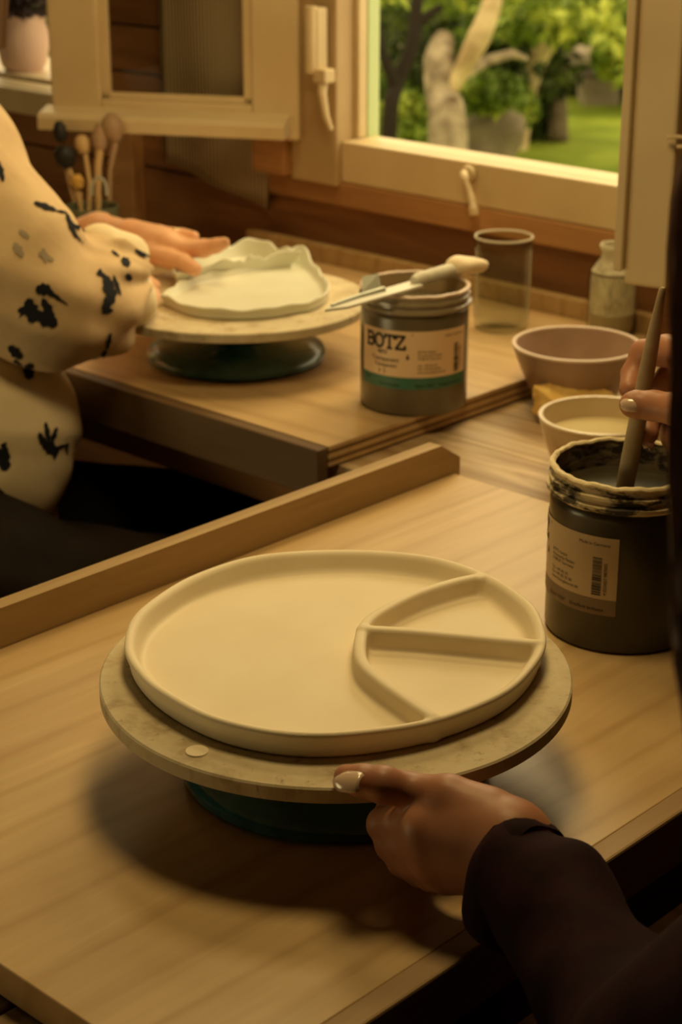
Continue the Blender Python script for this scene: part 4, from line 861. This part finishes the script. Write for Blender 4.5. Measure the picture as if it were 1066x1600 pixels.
rv, rf = tube([rc+(q1*math.cos(a)+q2*math.sin(a))*.0092-org1 for a in [2*math.pi*i/24 for i in range(25)]], .0011, 8, False)
mk('ring', rv, rf, mat('gold_ring', (.9,.72,.4), .2, .5, metal=1), p1, True)['label'] = 'thin gold ring'
for s_ in (-1, 1): mk('eye', *lathe([(.0005, -.011), (.008, -.008), (.0112, 0), (.008, .008), (.0005, .011)], 16), M_nail, p1, True, loc=head1+Vector((.055, .05, .012))+Vector((.7, -.7, 0))*s_*.03-org1)
HM = MB()
for i in range(60):
    a = rh.uniform(.9+1.0, .9+5.3); HM.add(tube(catmull([head1+Vector((0, 0, .115)), head1+Vector((math.cos(a)*.07, math.sin(a)*.07, .095)), head1+Vector((math.cos(a)*.098, math.sin(a)*.098, .02)), head1+Vector((math.cos(a)*.09, math.sin(a)*.09, -.09))], 4), .011, 6))
mk('hair', [v-org1 for v in HM.v], HM.f, mat('brown_hair', (.09,.045,.02), .5, .3), p1, True)
# blouse: puffed sleeve, gathered cuff, body with loose hem
def blouse():
    pr = [(Q(-125, 140, 1.72), Q(-74, 265, 1.66), .058, .064), (Q(-74, 265, 1.66), Q(14, 420, 1.60), .064, .067), (Q(14, 420, 1.60), Q(72, 482, 1.605), .066, .050), (Q(72, 482, 1.605), Q(135, 468, 1.64), .052, .048), (Q(135, 468, 1.64), Q(178, 432, 1.665), .047, .034)]
    pts = [(p, a) for p, q, a, b in pr]+[(q, b) for p, q, a, b in pr]; lo, hi = bounds(pts, .015); h = .0028; X = grid(lo, hi, h); D = None
    for p, q, r1, r2 in pr: d = cone(X, p, q, r1, r2); D = d if D is None else smin(D, d, .025)
    c = Q(196, 430, 1.67); L_ = np.sqrt((X[0]-c.x)**2+(X[1]-c.y)**2+(X[2]-c.z)**2); k = np.clip(1-L_/.11, 0, 1)
    a0, a1 = np.array(Q(14, 450, 1.60)), np.array(Q(200, 435, 1.672)); ad = (a1-a0)/np.linalg.norm(a1-a0); e1 = np.cross(ad, [0, 0, 1]); e1 /= np.linalg.norm(e1); e2 = np.cross(ad, e1)
    rel_ = [X[i]-a0[i] for i in range(3)]; al = sum(rel_[i]*ad[i] for i in range(3)); th = np.arctan2(sum(rel_[i]*e2[i] for i in range(3)), sum(rel_[i]*e1[i] for i in range(3)))
    D = D+(np.sin(th*8+al*25)*.0030+np.sin(th*13-al*40+1)*.0016)*np.clip((al-.03)/.07, 0, 1)
    D = D+vnoise(X, 42, 1)*.0034+np.sin(X[0]*70+X[2]*120+vnoise(X, 30, 2)*2)*.0014+np.sin(X[2]*190+X[0]*90+vnoise(X, 40, 3)*2)*.0030*k
    A_ = surf(D, lo, h)
    pr2 = [(Q(198, 400, 1.70), Q(206, 470, 1.67), .019, .018), (Q(158, 396, 1.68), Q(198, 400, 1.70), .026, .020), (Q(165, 450, 1.665), Q(204, 462, 1.67), .034, .021), (Q(138, 515, 1.63), Q(186, 486, 1.66), .028, .018)]
    B_ = body_mesh(.0025, pr2, .012, .0030, seed=6)
    body = [(Q(-150, 300, 1.76), Q(-110, 560, 1.70), .10, .105), (Q(-110, 560, 1.70), Q(-62, 690, 1.68), .100, .102), (Q(-62, 690, 1.68), Q(-60, 725, 1.68), .106, .085), (shr, shl, .065, .06), (shl, ell, .06, .05), (ell, Q(80, 385, 2.0), .045, .03)]
    C_ = body_mesh(.005, body, .03, .003, seed=9)
    Vs, Qs = joinmesh([A_, B_, C_]); o = mkn('blouse', *joinmesh([B_, C_]), M_blouse, p1, tuple(org1)); o['label'] = 'cream blouse with gathered cuffs and dark print'
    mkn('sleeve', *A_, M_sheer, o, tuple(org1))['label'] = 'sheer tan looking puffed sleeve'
    return o, Vs, Qs
bl, BVs, BQs = blouse()
bvh = BVHTree.FromPolygons([Vector(v) for v in BVs], [tuple(int(i) for i in f) for f in BQs])
def hit(px, py):
    d = ray(px, py).normalized(); r_ = bvh.ray_cast(cC, d); return (r_[0], r_[1]) if r_[0] else (None, None)
def motifs(name, leaves, m):
    vs, fs = [], []
    for (x0, y0, x1, y1, wd, prof_) in leaves:
        nu, nv = 12, 5; L_ = math.hypot(x1-x0, y1-y0); tx, ty = (x1-x0)/L_, (y1-y0)/L_; nx, ny = -ty, tx; rows = []
        for i in range(nu+1):
            t = i/nu; w_ = wd*(math.sin(math.pi*min(1, t*.93+.05))**.7 if prof_ == 'l' else (1-t*.9) if prof_ == 'w' else math.sin(math.pi*t)**.5); row = []
            for j in range(nv+1):
                q = (j/nv-.5)*w_*(1+.18*math.sin(t*17+j)); hp, hn = hit(x0+tx*L_*t+nx*q, y0+ty*L_*t+ny*q)
                if hp is None: row = None; break
                if hn.dot(hp-cC) > 0: hn = -hn
                vs.append(hp+hn*.0010-org1); row.append(len(vs)-1)
            rows.append(row)
        for a, b in zip(rows, rows[1:]):
            if a and b:
                for j in range(nv):
                    if (vs[a[j]]-vs[b[j+1]]).length < .03: fs.append((a[j], a[j+1], b[j+1], b[j]))
    if fs: mk(name, vs, fs, m, bl, True)
motifs('printed_bird', [(53,317,88,330,9,'l'),(88,330,104,333,4,'l'),(103,334,118,372,8,'l'),(110,350,134,362,6,'l'),(116,366,130,382,5,'w')], M_print)
motifs('printed_bird', [(29,198,48,236,8,'w'),(40,208,52,242,6,'l')], M_print)
motifs('printed_bird', [(-4,252,6,285,9,'l'),(0,260,4,275,8,'l')], M_print)
motifs('printed_flower', [(55,452,80,452,18,'b'),(75,455,106,476,10,'w'),(28,486,60,478,14,'l'),(44,465,52,505,20,'b'),(52,488,90,508,22,'b'),(66,466,84,500,14,'l'),(36,488,30,496,6,'w')], M_print)
motifs('printed_flower', [(152,424,172,440,10,'w'),(160,452,176,440,12,'l'),(164,430,174,470,16,'b'),(160,486,180,452,16,'b'),(158,488,176,484,8,'b'),(176,430,188,462,6,'l')], M_print)
motifs('printed_flower', [(190,404,202,416,12,'b'),(196,428,204,438,10,'b')], M_print)
motifs('printed_flower', [(174,392,186,402,4,'l')], M_print)
motifs('printed_flower', [(210,390,226,402,7,'l'),(222,396,238,404,5,'w')], M_print)
motifs('printed_leaf', [(172,520,166,546,7,'l'),(166,546,152,566,7,'l')], M_print)
motifs('printed_flower', [(14,540,34,560,14,'l'),(46,566,44,594,17,'b'),(22,562,36,572,5,'w')], M_print)
motifs('printed_bird', [(60,676,72,700,10,'l'),(70,660,76,690,8,'l'),(88,668,78,694,8,'l'),(66,690,90,708,17,'b'),(84,702,107,692,9,'w'),(86,705,84,718,9,'w'),(103,694,104,710,7,'w')], M_print)
motifs('printed_flower', [(-2,700,10,735,22,'b'),(4,692,16,715,10,'w'),(-4,762,6,780,10,'b')], M_print)
motifs('printed_leaf', [(34,788,50,794,5,'w'),(40,786,44,796,5,'w')], M_print)
motifs('faded_flower', [(22,380,36,402,12,'l'),(60,395,84,408,9,'l'),(66,388,72,410,9,'l'),(30,360,46,372,8,'l')], M_printf)
# trousers
kA, kB = Q(345, 822, 1.93), Q(250, 960, 1.72)
hA = Q(-40, 840, 1.80); hB = Q(-60, 930, 1.60)
T1 = body_mesh(.008, [(hA, kA, .082, .060), (kA, Vector((kA.x+.01, kA.y, ZF+.06)), .058, .045)], .03, .003)
tr = mkn('trousers', *T1, M_trouserblack, p1, tuple(org1))  # far leg coloured black for the shade it lies in
T2 = body_mesh(.007, [(hB, kB, .085, .070), (kB, Vector((kB.x+.01, kB.y, ZF+.06)), .064, .05), (hB, hip1, .09, .10)], .03, .004, seed=2)
mkn('trouser_leg', *T2, M_trouser, p1, tuple(org1))
ch = empty('stool', Vector((hip1.x, hip1.y, ZF)), 0, 'round black stool under the person in the cream blouse', 'stool')
hs = hip1.z-.14-ZF
mk('seat', *lathe([(.0005, hs-.04), (.16, hs-.04), (.17, hs-.03), (.17, hs-.01), (.16, hs), (.0005, hs)], 40), M_black, ch, True)
for k in range(4): a = k*math.pi/2+.4; mk('leg', *tube([(math.cos(a)*.1, math.sin(a)*.1, hs-.04), (math.cos(a)*.17, math.sin(a)*.17, 0)], .012, 10), M_dark, ch)
